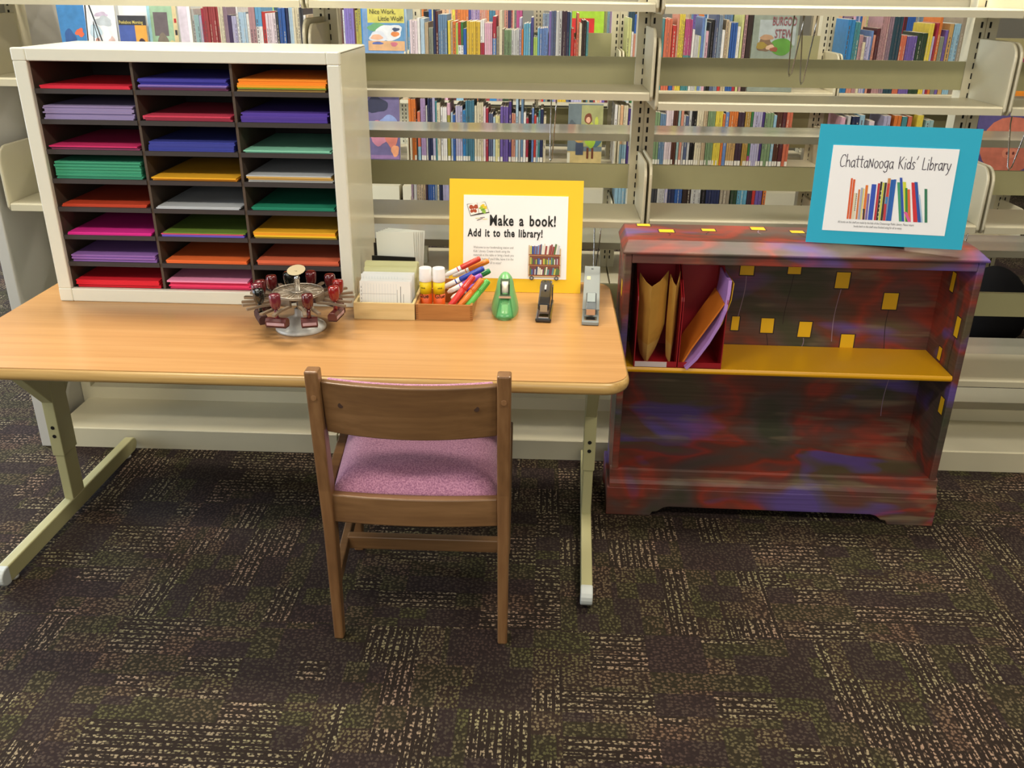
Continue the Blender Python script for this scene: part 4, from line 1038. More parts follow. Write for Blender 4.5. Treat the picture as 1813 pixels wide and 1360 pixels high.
for g, (y, hh, n, printed, lab) in enumerate(((2.000, 0.082, 5, True, 'white printed library card in the front bunch of the pine tray'),
        (2.032, 0.090, 5, True, 'white printed library card in the second bunch of the pine tray'),
        (2.068, 0.092, 5, False, 'cream card in the third bunch of the pine tray'),
        (2.100, 0.098, 5, False, 'cream card in the rearmost bunch of the pine tray'))):
    for k in range(n):
        mb = MB(); w = 0.0605 + g * 0.0015
        mb.box(-w, w, 0, 0.0009, 0, hh)
        mb.cur = 1
        if printed and k == 0:
            for q in range(13): mb.box(-w + 0.006 + q * 0.0068, -w + 0.0063 + q * 0.0068, -0.0001, 0.0005, 0.01, hh - 0.006)
            mb.cur = 2
            for q in range(6): mb.box(-w + 0.003, -w + 0.0042, -0.0001, 0.0005, 0.02 + q * 0.009, 0.025 + q * 0.009)
            mb.box(w - 0.032, w - 0.0312, -0.0001, 0.0005, 0.02, hh - 0.02); mb.box(w - 0.024, w - 0.0225, -0.0001, 0.0005, 0.03, hh - 0.012); mb.box(w - 0.017, w - 0.016, -0.0001, 0.0005, 0.03, hh - 0.03)
            mb.box(-w + 0.004, w - 0.034, -0.0001, 0.0005, hh - 0.0305, hh - 0.030)
        m1 = M_wc if printed else M_cc
        o = mb.build('library_card', [m1, mat('card_rule', (176, 190, 204), 0.8), mat('card_ink', (120, 120, 124), 0.8)], fixn=False, loc=(-0.373 + rp.uniform(-.002, .002), y + k * 0.0045, T + 0.0045), rot=(-0.16 + 0.008 * k, 0, rp.uniform(-.01, .01)))
        tag(o, lab + (', the foremost one' if k == 0 else ''), 'card', ('printed cards in the tray' if printed else 'cream cards in the tray') if k == 0 else lab.replace(' card in', ' cards in'))
# white sheets in a black holder behind
hold = thing('paper_holder', 'black desk holder standing behind the pine card tray with white sheets', 'holder', (-0.378, 2.165, T))
mb = MB(); mb.box(-0.056, 0.054, 0, 0.003, 0, 0.103, Matrix.Rotation(math.radians(1.5), 4, 'Y')); mb.build('front_panel', M_black, hold)
mb = MB(); mb.box(-0.056, 0.054, 0.003, 0.05, 0, 0.004); mb.build('bottom', M_black, hold)
mb = MB(); mb.box(-0.056, 0.054, 0.046, 0.049, 0.004, 0.125); mb.build('back_panel', M_black, hold)
M_env = mat('envelope_white', (226, 230, 222), 0.7)
for k in range(6):
    mb = MB(); mb.box(-0.047, 0.047, 0, 0.0012, 0, 0.158)
    o = mb.build('white_sheet', M_env, fixn=False, loc=(-0.370 + k * 0.0022 + rp.uniform(-.001, .001), 2.172 + k * 0.006, T + 0.0045), rot=(-0.04, math.radians(-1.5 + k * 1.0), 0))
    tag(o, 'small white blank sheet standing in the black holder' + (', the front one' if k == 0 else ''), 'paper', 'front white sheet' if k == 0 else 'white sheets in the black holder')

# ---- glue sticks
M_gy = mat('glue_yellow', (244, 216, 24), 0.45); M_go = mat('glue_orange', (226, 92, 20), 0.45); M_gw = mat('glue_cap_white', (238, 236, 236), 0.4)
for x, side in ((-0.281, 'left'), (-0.249, 'right')):
    g = thing('glue_stick', 'white capped glue stick with yellow and orange label, %s of the pair' % side, 'glue stick', (x, 2.047, T + 0.0045), (0, 0, -0.35 if side == 'left' else 0.3), 'glue sticks')
    b = MB(); b.lathe([(0.0140, 0), (0.0145, 0.002), (0.0145, 0.044)], seg=28); b.cur = 1; b.lathe([(0.01452, 0.044), (0.01452, 0.074)], seg=28); b.cur = 2
    b.build('barrel', [M_go, M_gy], g)
    cp = MB(); cp.lathe([(0.0152, 0.074), (0.0155, 0.0755), (0.0155, 0.086), (0.0150, 0.087), (0.0150, 0.1055), (0.0140, 0.107), (0.013, 0.1072)], seg=28); cp.build('cap', M_gw, g)
    # lettering wrapped on the barrel
    for s, z, sz in (('Glue', 0.049 - 0.014, 0.014), ('stick', 0.058, 0.006)):
        t = text_part(s, sz, M_ink, g, 0, z, y=0, name='lettering', bold=0.02, align='CENTER')
        for v in t.data.vertices:
            an = v.co.x / 0.0147; v.co.x, v.co.y = 0.0148 * math.sin(an), -0.0148 * math.cos(an)

# ---- markers
def stick(name, label, a, b, r, caps, cat='marker', group=None):
    """a = tip end, b = cap end; caps: list of (t0,t1,radius factor,material)"""
    a, b = Vector(a), Vector(b); d = (b - a); L = d.length
    t = thing(name, label, cat, a, group=group); t.rotation_mode = 'QUATERNION'; t.rotation_quaternion = Vector((0, 0, 1)).rotation_difference(d)
    for nm, prof, m in caps:
        mb = MB(); mb.lathe([(q[0] * r, q[1] * L) for q in prof], seg=18); mb.build(nm, m, t)
    return t
def marker(label, a, b, colr, nm='washable_marker', r=0.0062):
    mc = mat('marker_' + '_'.join(map(str, colr)), colr, 0.25, coat=0.4)
    return stick(nm, label, a, b, r, [
        ('barrel', [(0.5, 0), (0.62, 0.03), (1.0, 0.09), (1.0, 0.46)], M_gw),
        ('stripe', [(1.02, 0.36), (1.02, 0.385)], mc),
        ('cap', [(1.06, 0.46), (1.12, 0.48), (1.12, 0.94), (0.95, 0.99), (0.6, 1.0)], mc)])
def highl(label, a, b, colr, r=0.0078):
    mc = mat('highlighter_' + '_'.join(map(str, colr)), colr, 0.28, coat=0.3)
    md = mat('highlighter_cap_' + '_'.join(map(str, colr)), tuple(int(v * 0.92) for v in colr), 0.28, coat=0.3)
    t = stick('highlighter', label, a, b, r, [
        ('barrel', [(0.8, 0), (0.95, 0.02), (1.0, 0.5), (0.98, 0.62)], mc),
        ('cap', [(1.04, 0.62), (1.06, 0.64), (1.04, 0.95), (0.85, 0.995), (0.5, 1.0)], md)], cat='highlighter')
    L = (Vector(b) - Vector(a)).length
    mb = MB(); mb.box(-0.003, 0.003, -r * 1.45, -r * 1.0, L * 0.66, L * 0.98); mb.build('pocket_clip', md, t, bevel=0.001)
    return t
marker('red washable marker with white barrel, leaning highest out of the box', (-0.243, 2.125, 0.678), (-0.155, 2.135, 0.722), (214, 52, 34))
marker('orange washable marker lying behind the blue one', (-0.226, 2.155, 0.668), (-0.135, 2.150, 0.712), (238, 132, 30))
marker('blue washable marker with white barrel crossing the box', (-0.2535, 2.100, 0.651), (-0.144, 2.105, 0.706), (26, 60, 170))
marker('purple washable marker below the blue one', (-0.232, 2.078, 0.650), (-0.148, 2.088, 0.693), (160, 84, 200))
marker('violet washable marker beside the highlighters', (-0.222, 2.062, 0.640), (-0.143, 2.082, 0.680), (112, 50, 170))
marker('dark green washable marker showing only its cap at the right', (-0.215, 2.115, 0.650), (-0.130, 2.125, 0.694), (30, 130, 66))
highl('red highlighter standing slanted in front of the markers', (-0.2240, 2.003, 0.632), (-0.1640, 2.035, 0.707), (232, 62, 56))
highl('orange highlighter between the red and green ones', (-0.2030, 2.003, 0.632), (-0.1430, 2.035, 0.699), (244, 132, 48))
highl('light green highlighter, rightmost in the brown box', (-0.1830, 2.006, 0.632), (-0.1290, 2.037, 0.696), (104, 206, 92))

# ================================================================== TAPE DISPENSER
td = thing('tape_dispenser', 'green teardrop shaped tape dispenser on the table in front of the yellow sign', 'tape dispenser', (-0.090, 2.065, T), (0, 0, 0.03))
M_tg = mat('dispenser_green', (118, 184, 118), 0.35, coat=0.2); M_tg2 = mat('dispenser_green_dark', (82, 158, 96), 0.3, coat=0.2)
mb = MB(); mb.smooth = True; seg = 32; levels = [(0, .032, -.070, .085), (.006, .0335, -.071, .086), (.018, .032, -.066, .084), (.034, .0275, -.050, .078), (.052, .0225, -.028, .068), (.066, .0200, -.008, .058), (.077, .0160, .006, .050), (.085, .0110, .015, .042), (.0895, .0055, .023, .035), (.0905, .001, .028, .030)]
rows = []
for z, hw, ya, yb_ in levels:
    cy_, ry = (ya + yb_) / 2, (yb_ - ya) / 2
    rows.append([(hw * math.cos(2 * PI * k / seg), cy_ + ry * math.sin(2 * PI * k / seg), z) for k in range(seg)])
rows = [r + [r[0]] for r in rows]
mb.grid(rows); mb.build('body', M_tg, td)
# scooped front face
mb = MB(); mb.smooth = True; rows = []
for j in range(9):
    t = j / 8; z = 0.006 + 0.042 * t; yb2 = -0.0715 + 0.040 * t ** 1.15; hw = 0.021 - 0.009 * t
    rows.append([(hw * (i / 4 - 1), yb2 - 0.0015 + 0.006 * (1 - abs(i / 4 - 1)) * 0 + 0.008 * (i / 4 - 1) ** 2, z) for i in range(9)])
mb.grid(rows); mb.build('front_scoop', M_tg2, td, solid=0.0015)
mb = MB(); mb.box(-0.0115, 0.0115, -0.040, -0.022, 0.046, 0.052, ); mb.box(-0.0115, -0.0085, -0.030, 0.012, 0.046, 0.078); mb.box(0.0085, 0.0115, -0.030, 0.012, 0.046, 0.078); mb.box(-0.0115, 0.0115, -0.012, 0.016, 0.072, 0.079)
mb.build('slot_frame', mat('dispenser_slot', (54, 74, 50), 0.5), td, bevel=0.001)
mb = MB(); mb.smooth = True
mb.tube([(-0.0078, -0.010, 0.062), (0.0078, -0.010, 0.062)], 0.017, 28); mb.build('tape_roll', mat('tape_white', (236, 234, 218), 0.5), td)
mb = MB(); mb.box(-0.0145, 0.0145, -0.044, -0.030, 0.0475, 0.0495); mb.box(-0.0145, 0.0145, -0.046, -0.044, 0.0475, 0.052)
for k in range(12): mb.prism([(-0.0145 + k * 0.00242, 0.052), (-0.0145 + (k + 1) * 0.00242, 0.052), (-0.0145 + (k + .5) * 0.00242, 0.0536)], 'y', -0.046, -0.0452)
mb.build('cutter', M_chrome, td)

# ================================================================== BLACK STAPLER
sb = thing('stapler', 'small black desk stapler between tape dispenser and grey long stapler', 'stapler', (0.008, 2.07, T), (0, 0, -0.05))
M_gun = mat('stapler_black', (32, 32, 36), 0.22, coat=0.5)
mb = MB(); mb.box(-0.0190, 0.0190, -0.085, 0.065, 0.001, 0.010); mb.build('base', M_gun, sb, bevel=0.003)
mb = MB(); mb.box(-0.012, 0.012, -0.078, -0.052, 0.010, 0.0125); mb.build('anvil', M_chrome, sb)
mb = MB(); mb.prism([(-0.072, 0.018), (0.060, 0.022), (0.062, 0.030), (-0.072, 0.027)], 'x', -0.0125, 0.0125); mb.build('magazine', mat('stapler_steel', (110, 110, 112), 0.3, 0.8), sb, bevel=0.001)
mb = MB(); mb.prism([(-0.074, 0.026), (0.064, 0.029), (0.068, 0.050), (0.058, 0.062), (0.030, 0.064), (-0.040, 0.050), (-0.072, 0.042)], 'x', -0.0145, 0.0145); mb.build('arm', M_gun, sb, bevel=0.0045, seg=3)
mb = MB(); mb.prism([(-0.0748, 0.024), (-0.0735, 0.024), (-0.0735, 0.041), (-0.0748, 0.041)], 'x', -0.0085, 0.0085); mb.build('nose_plate', mat('nose_tan', (168, 158, 134), 0.35, 0.4), sb)
mb = MB(); mb.prism([(-0.010, 0.0586), (0.012, 0.0631), (0.012, 0.0640), (-0.010, 0.0595)], 'x', -0.0022, 0.0022); mb.build('maker_mark', mat('mark_silver', (190, 190, 194), 0.4), sb)
mb = MB(); mb.prism([(0.035, 0.008), (0.068, 0.008), (0.068, 0.048), (0.045, 0.048)], 'x', -0.0168, -0.0140); mb.build('hinge_bracket', M_gun, sb, bevel=0.001)
mb = MB(); mb.prism([(0.035, 0.008), (0.068, 0.008), (0.068, 0.048), (0.045, 0.048)], 'x', 0.0140, 0.0168); mb.build('hinge_bracket', M_gun, sb, bevel=0.001)

# ================================================================== LONG REACH STAPLER
M_lg = mat('long_stapler_grey', (134, 142, 142), 0.4); M_ld = mat('long_stapler_dark', (84, 92, 96), 0.4)
sl = thing('long_reach_stapler', 'grey long-reach stapler with flat wide arm at the right end of the table', 'stapler', (0.1225, 2.12, T), (0, 0, -0.055))
mb = MB(); mb.box(-0.0200, 0.0200, -0.148, 0.175, 0.001, 0.010); mb.build('base', M_lg, sl, bevel=0.002)
mb = MB(); mb.prism([(-0.095, 0.020), (0.178, 0.047), (0.178, 0.0505), (-0.095, 0.0235)], 'x', -0.0205, 0.0205)
mb.build('arm_plate', M_lg, sl, bevel=0.001)
for s in (-1, 1):
    mb = MB(); mb.prism([(0.08, 0.008), (0.176, 0.008), (0.176, 0.047), (0.08, 0.037)], 'x', s * 0.0195 - 0.001, s * 0.0195 + 0.001); mb.build('hinge_side', M_ld, sl)
mb = MB(); mb.prism([(-0.128, 0.020), (-0.040, 0.026), (-0.040, 0.046), (-0.062, 0.054), (-0.110, 0.045), (-0.128, 0.034)], 'x', -0.0125, 0.0125); mb.build('stapling_head', M_ld, sl, bevel=0.003)
mb = MB(); mb.box(-0.0105, 0.0105, -0.1292, -0.1262, 0.020, 0.034); mb.build('nose_plate', mat('nose_copper', (196, 164, 138), 0.3, 0.6), sl)
mb = MB(); mb.prism([(-0.108, 0.0458), (-0.066, 0.0540), (-0.066, 0.0548), (-0.108, 0.0466)], 'x', -0.0095, 0.0095); mb.build('head_label', mat('head_pale', (150, 160, 160), 0.4), sl)
mb = MB(); mb.box(-0.015, 0.015, -0.142, -0.118, 0.010, 0.0125); mb.build('anvil', M_chrome, sl)
mb = MB(); mb.prism([(0.085, 0.0413), (0.106, 0.0434), (0.106, 0.0440), (0.085, 0.0419)], 'x', -0.013, -0.004); mb.build('tape_sticker', mat('sticker_cream', (214, 200, 158), 0.6), sl)
mb = MB(); mb.tube([(0, 0.158, 0.0475), (0, 0.158, 0.0495)], 0.0032, 10); mb.build('rivet', M_ld, sl)

# ================================================================== SIGNS
def strut_back(parent, w, h, lean, m):
    tn = math.tan(math.radians(lean)) ; mb = MB(); mb.prism([(0.0045, 0.0045 * tn + 0.001), (0.0045, h * 0.72), (0.0065, h * 0.72), (0.075, 0.075 * tn + 0.001), (0.073, 0.073 * tn + 0.001)], 'x', w * 0.35, w * 0.65)
    return mb.build('easel_back', m, parent)
def rectm(mb, x0, x1, z0, z1, y, rot=0.0):
    cx_, cz_ = (x0 + x1) / 2, (z0 + z1) / 2; P = []
    for x, z in ((x0, z0), (x1, z0), (x1, z1), (x0, z1)):
        dx, dz = x - cx_, z - cz_; P.append((cx_ + dx * math.cos(rot) - dz * math.sin(rot), y, cz_ + dx * math.sin(rot) + dz * math.cos(rot)))
    mb.quad(*P)
class Art:
    def __init__(s): s.mb = MB(); s.ms = []; s.n = 0
    def c(s, rgb):
        m = mat('ink_%d_%d_%d' % rgb, rgb, 0.7)
        if m not in s.ms: s.ms.append(m)
        s.mb.cur = s.ms.index(m); s.n += 1
        return -0.0016 - 0.00001 * s.n
    def rect(s, rgb, x0, x1, z0, z1, rot=0.0): rectm(s.mb, x0, x1, z0, z1, s.c(rgb), rot)
    def poly(s, rgb, pts):
        y = s.c(rgb); k = len(s.mb.v); s.mb.v += [(p[0], y, p[1]) for p in pts]; s.mb.face(list(range(k, k + len(pts))))
    def blob(s, rgb, cx, cz, rx, rz, wob=0.05, seg=18): blob(s.mb, cx, cz, rx, rz, s.c(rgb), seg, wob)
    def line(s, rgb, pts, w):
        y = s.c(rgb)
        for a, b in zip(pts, pts[1:]):
            d = Vector((b[0] - a[0], b[1] - a[1])); 
            if d.length < 1e-9: continue
            n = Vector((-d.y, d.x)).normalized() * w / 2; e_ = d.normalized() * w * 0.35
            s.mb.quad((a[0] - n.x - e_.x, y, a[1] - n.y - e_.y), (b[0] - n.x + e_.x, y, b[1] - n.y + e_.y), (b[0] + n.x + e_.x, y, b[1] + n.y + e_.y), (a[0] + n.x - e_.x, y, a[1] + n.y - e_.y))
    def build(s, name, parent): return s.mb.build(name, s.ms, parent, fixn=False)

# --- yellow sign
SW, SH = 0.343, 0.286
ys = thing('tabletop_sign', 'yellow matboard sign reading Make a book! standing at the back of the table', 'sign', (-0.244, 2.214, T + 0.0005), (math.radians(-14.5), 0, 0))
mb = MB(); mb.box(0, SW, 0, 0.003, 0, SH); mb.build('matboard', M_yellowboard, ys)
def yu(u, v): return u * SW, (1 - v) * SH
px0, pz1 = yu(.108, .140); px1, pz0 = yu(.889, .878)
mb = MB(); mb.box(px0, px1, -0.0012, 0, pz0, pz1); mb.build('paper_sheet', M_white, ys)
x, z = yu(.302, .405); text_part('Make a book!', 0.0375, M_ink, ys, x, z, name='heading_lettering', bold=0.028, xs=0.70, y=-0.0018, spacing=1.14, wspace=1.5)
x, z = yu(.142, .505); text_part('Add it to the library!', 0.0275, M_ink, ys, x, z, name='subheading_lettering', bold=0.032, xs=0.68, y=-0.0018, spacing=1.14, wspace=1.4)
for i, s in enumerate(('Welcome to our bookmaking station and', "Kids' Library. Create a book using the", 'materials at this table or bring a book you', "made at home. If you'd like, leave it in the", "Kids' Library, for all to enjoy!")):
    x, z = yu(.185, .612 + i * .0345); text_part(s, 0.0088, M_greytext, ys, x, z, name='body_lettering', xs=0.70, y=-0.0018, bold=-0.004)
ar = Art()
def Y(u, v): return yu(u, v)
def yrect(rgb, u0, u1, v0, v1, rot=0.0): a = yu(u0, v1); b = yu(u1, v0); ar.rect(rgb, a[0], b[0], a[1], b[1], rot)
# open book drawing
ar.poly((60, 56, 56), [Y(.131, .222), Y(.268, .198), Y(.302, .295), Y(.160, .328)])
ar.poly((246, 244, 240), [Y(.135, .226), Y(.206, .206), Y(.222, .300), Y(.162, .321)])
ar.poly((246, 244, 240), [Y(.208, .206), Y(.266, .202), Y(.297, .288), Y(.225, .300)])
for dx, dz, rx_, rz_ in ((-.006, .005, .0055, .0055), (.006, .006, .0055, .0055), (-.0045, -.005, .004, .0045), (.0045, -.0045, .004, .0045), (0, 0, .0015, .008)):
    a = Y(.182, .265); ar.blob((178, 78, 44), a[0] + dx, a[1] + dz, rx_, rz_)
for du, dv, c in ((.252, .235, (236, 206, 40)), (.268, .25, (236, 206, 40)), (.240, .255, (170, 200, 70)), (.255, .272, (120, 170, 60)), (.262, .288, (150, 190, 70))):
    a = Y(du, dv); ar.blob(c, a[0], a[1], .0052, .0042, .2)
for du, dv, c, r_ in ((.215, .345, (200, 200, 110), .1), (.235, .352, (150, 60, 60), .3), (.25, .338, (90, 50, 50), .1), (.27, .352, (230, 220, 130), .1), (.225, .357, (80, 70, 70), .4)):
    a = Y(du, dv); ar.rect(c, a[0] - .006, a[0] + .006, a[1] - .0008, a[1] + .0008, r_)
ar.build('book_drawing', ys); ar = Art(); ar.n = 400
# book cart drawing
ar_r = random.Random(5)
yrect((206, 176, 132), .602, .610, .575, .840); yrect((206, 176, 132), .836, .844, .600, .850)
for v in (.655, .745, .838): yrect((150, 78, 48), .604, .842, v, v + .010); yrect((214, 178, 126), .604, .842, v + .010, v + .018)
for (v0, v1) in ((.668, .745), (.757, .838)): yrect((120, 66, 52), .610, .836, v0, v1)
bc = [(74, 106, 170), (120, 150, 200), (230, 226, 214), (150, 60, 60), (90, 120, 70), (196, 186, 80), (60, 70, 110), (110, 60, 90), (90, 140, 150), (200, 200, 210), (40, 70, 150)]
for (vb, vt, r0, r1) in ((.655, .560, .06, -.25), (.745, .680, 0, 0), (.838, .765, .1, -.25)):
    u = .614
    while u < .825:
        w_ = ar_r.uniform(.007, .014); q = (u - .614) / .21
        yrect(ar_r.choice(bc), u, u + w_, vt + ar_r.uniform(0, .025), vb, -(r0 + (r1 - r0) * q) if False else (r1 * q * 0.8)); u += w_ + .0015
for u in (.628, .815): a = Y(u, .868); ar.blob((60, 60, 64), a[0], a[1], .0055, .0055, 0); ar.blob((160, 160, 165), a[0], a[1], .003, .003, 0)
ar.build('book_cart_drawing', ys)
strut_back(ys, SW, SH, 14.5, M_card)
# --- blue sign
BW, BH = 0.362, 0.280
bsn = thing('tabletop_sign', "cyan matboard sign reading Chattanooga Kids' Library on top of the painted bookcase", 'sign', (0.6465, 2.176, 0.7690), (math.radians(-6.0), 0, math.radians(-7.6)))
mb = MB(); mb.box(0, BW, 0, 0.003, 0, BH); mb.build('matboard', M_blueboard, bsn)
def bu(u, v): return u * BW, (1 - v) * BH
px0, pz1 = bu(.096, .168); px1, pz0 = bu(.878, .888)
mb = MB(); mb.box(px0, px1, -0.0012, 0, pz0, pz1); mb.build('paper_sheet', M_white, bsn)
G = {  # hand-drawn letters: width, strokes; x-height 1, caps 1.75
 'C': (1.0, [[(.95, 1.45), (.75, 1.72), (.4, 1.65), (.12, 1.2), (.05, .6), (.2, .12), (.5, 0), (.9, .18)]]),
 'h': (.85, [[(.15, 1.75), (.12, .9), (.1, 0)], [(.1, .55), (.3, .9), (.55, .95), (.7, .6), (.75, 0)]]),
 'a': (.85, [[(.7, .85), (.45, 1.0), (.15, .75), (.1, .35), (.3, .02), (.55, .15), (.7, .5)], [(.72, 1.0), (.7, .4), (.82, 0)]]),
 't': (.7, [[(.35, 1.6), (.32, .8), (.35, .1), (.55, 0)], [(.02, 1.08), (.65, 1.12)]]),
 'n': (.85, [[(.12, 1.0), (.15, .5), (.1, 0)], [(.14, .6), (.4, .98), (.62, .9), (.7, .4), (.75, 0)]]),
 'N': (.95, [[(.12, .0), (.16, .6), (.14, 1.15)], [(.14, 1.15), (.45, .6), (.72, .05)], [(.72, .05), (.76, .7), (.78, 1.2)]]),
 'o': (.85, [[(.42, .98), (.14, .8), (.08, .4), (.28, .02), (.58, .06), (.75, .45), (.65, .85), (.42, .98)]]),
 'g': (.85, [[(.7, .85), (.42, 1.0), (.12, .75), (.12, .35), (.35, .05), (.6, .2), (.7, .5)], [(.72, 1.0), (.72, .1), (.62, -.45), (.3, -.6), (.08, -.4)]]),
 'K': (1.0, [[(.18, 1.7), (.14, .8), (.16, 0)], [(.85, 1.65), (.2, .8)], [(.2, .85), (.55, .45), (.9, .02)]]),
 'i': (.4, [[(.18, .95), (.2, 0)], [(.17, 1.35), (.2, 1.42)]]),
 'd': (.85, [[(.68, .75), (.4, .98), (.12, .7), (.12, .3), (.35, .0), (.6, .15), (.68, .5)], [(.72, 1.7), (.7, .7), (.74, 0)]]),
 's': (.7, [[(.6, .9), (.35, 1.02), (.12, .8), (.3, .55), (.55, .35), (.45, .05), (.1, .05)]]),
 "'": (.35, [[(.3, 1.85), (.12, 1.4)]]),
 'L': (.85, [[(.2, 1.7), (.15, .8), (.14, .08), (.5, .05), (.8, .12)]]),
 'b': (.85, [[(.15, 1.75), (.13, .8), (.12, 0)], [(.14, .5), (.4, .95), (.7, .75), (.68, .3), (.42, 0), (.13, .15)]]),
 'r': (.6, [[(.12, 1.0), (.15, .5), (.12, 0)], [(.14, .6), (.35, .95), (.58, .9)]]),
 'y': (.8, [[(.08, 1.0), (.2, .4), (.42, .15)], [(.72, 1.0), (.55, .3), (.35, -.3), (.08, -.55)]]),
 ' ': (.75, [])}
ah = Art(); txt = "ChattaNooga Kids' Library"
tw = sum(G[c][0] for c in txt)
ux0, uz = bu(.152, .345); ux1, _ = bu(.845, .35); sx_ = (ux1 - ux0) / tw; sz_ = .0165
xx = ux0
for i, c in enumerate(txt):
    w_, strokes = G[c]; jy = 0.0008 * math.sin(i * 2.3)
    for st_ in strokes: ah.line((58, 46, 66), [(xx + p[0] * sx_ * .96, uz + jy + p[1] * sz_ * (1.0 if c in 'CKLhtdb' else 1.02)) for p in st_], 0.0017)
    xx += w_ * sx_
ah.build('heading_lettering', bsn)
for s, u0, v in (('All books on this shelf are made by the kids of the Chattanooga Public Library. Please return', .19, .818), ('books back to this shelf once finished using for all to enjoy.', .295, .850)):
    x, z = bu(u0, v); text_part(s, 0.0078, M_greytext, bsn, x, z, name='small_lettering', xs=0.60, y=-0.0018)
ab = Art()
def bpoly(rgb, u0, v0, u1, v1, w, w2=None):
    """a drawn spine from bottom (u0,v0) to top (u1,v1)"""
    a = bu(u0, v0); b = bu(u1, v1); h2 = w * BW / 2; ab.poly(rgb, [(a[0] - h2, a[1]), (a[0] + h2, a[1]), (b[0] + h2, b[1]), (b[0] - h2, b[1])])
SP = [((224, 96, 48), .249, .268, .437, .012), ((224, 96, 48), .265, .284, .446, .014), ((226, 218, 190), .284, .298, .560, .020), ((216, 128, 72), .306, .318, .528, .012), ((170, 176, 196), .322, .334, .513, .014), ((230, 214, 120), .334, .345, .520, .008),
      ((228, 124, 48), .350, .366, .490, .016), ((60, 56, 60), .352, .358, .690, .012), ((132, 108, 170), .368, .383, .56, .014), ((52, 86, 190), .386, .399, .480, .014), ((52, 86, 190), .400, .414, .480, .018), ((196, 52, 60), .424, .434, .470, .014), ((44, 40, 36), .438, .450, .456, .012),
      ((206, 210, 60), .452, .462, .462, .010), ((60, 56, 44), .466, .476, .462, .014), ((208, 142, 80), .484, .490, .425, .018), ((206, 70, 66), .484, .488, .468, .016), ((70, 130, 190), .486, .488, .58, .016), ((200, 60, 70), .483, .485, .64, .016), ((38, 96, 176), .504, .520, .435, .018), ((42, 100, 186), .520, .532, .432, .016),
      ((70, 160, 116), .563, .548, .455, .018), ((50, 84, 178), .583, .562, .416, .016), ((214, 220, 62), .606, .586, .450, .020), ((64, 140, 60), .606, .604, .50, .015), ((230, 110, 60), .626, .614, .51, .016), ((228, 96, 160), .626, .624, .70, .020), ((214, 50, 56), .652, .632, .452, .026), ((46, 88, 170), .678, .652, .447, .020), ((170, 200, 226), .694, .676, .55, .010), ((54, 124, 92), .735, .705, .500, .017)]
TL = {.563: (.587, .537), .583: (.603, .547), .606: (.626, .572), .626: (.644, .606), .652: (.681, .629), .678: (.706, .644), .694: (.722, .676), .735: (.748, .686)}
for rgb, ub, ut, vt, w_ in SP:
    ub, ut = (TL[ub][0], TL[ub][1] if not (vt == .50 or vt == .70) else TL[ub][0] - .036) if ub in TL else (ub, ub - .008)
    bpoly(rgb, ub, .782, ut, vt, w_)
for k in range(9): ab.rect((46, 44, 50), *[q for q in (lambda a, b: (a[0], b[0], b[1], a[1]))(bu(.284 - k * .0003, .70 - k * .017), bu(.290 - k * .0003, .708 - k * .017))])
for k in range(7): ab.rect((224, 220, 130), *[q for q in (lambda a, b: (a[0], b[0], b[1], a[1]))(bu(.438 - k * .0008, .745 - k * .036), bu(.442 - k * .0008, .757 - k * .036))])
ab.build('book_row_drawing', bsn)
strut_back(bsn, BW, BH, 6.0, M_card)

# ================================================================== PAINTED BOOKCASE
BKX, BKY, BKR = 0.198, 2.137, math.radians(-0.9)
bk = thing('painted_bookcase', 'low wooden bookcase painted in red, violet and olive with yellow flowers', 'bookcase', (BKX, BKY, 0), (0, 0, BKR))
Wc, Dc = 0.878, 0.200
M_fl = mat('flower_yellow', (232, 184, 24), 0.5); M_fl2 = mat('flower_line', (44, 30, 34), 0.6); M_fl3 = mat('flower_stem_pale', (150, 128, 150), 0.6)
def flowers(name, items, parent, plane, pos, sgn=1):
    """painted square blossoms with stems on a panel; items = (a, z, w, h, stemlen); plane 'y','x','z' """
    def P(a, b, lift):
        if plane == 'y': return (a, pos - lift, b)
        if plane == 'x': return (pos - sgn * lift, a, b)
        return (a, b, pos + lift)
    def q(mb, a0, a1, b0, b1, lift, sk=0.0): mb.quad(P(a0, b0, lift), P(a1, b0, lift), P(a1 + sk, b1, lift), P(a0 + sk, b1, lift))
    for i, (a, b, w, h, sl_) in enumerate(items):
        mb = MB()
        sk = 0.003 * math.sin(i * 3.1)
        mb.cur = 1; q(mb, a - w / 2 - .0025, a + w / 2 + .003, b - h / 2 - .003, b + h / 2 + .002, .0004, sk)
        mb.cur = 0; q(mb, a - w / 2, a + w / 2, b - h / 2, b + h / 2, .0007, sk)
        if sl_:
            mb.cur = 2 if i % 2 else 1; n = 6
            for k in range(n):
                z0 = b - h / 2 - .003 - sl_ * k / n; z1 = b - h / 2 - .003 - sl_ * (k + 1) / n
                o0 = .006 * math.sin(k * 0.5 + i) - .006 * math.sin(i); o1 = .006 * math.sin((k + 1) * 0.5 + i) - .006 * math.sin(i)
                mb.quad(P(a + o0 - .0009, z0, .0006), P(a + o0 + .0009, z0, .0006), P(a + o1 + .0009, z1, .0006), P(a + o1 - .0009, z1, .0006))
        mb.build(name, [M_fl, M_fl2, M_fl3], parent, fixn=False)
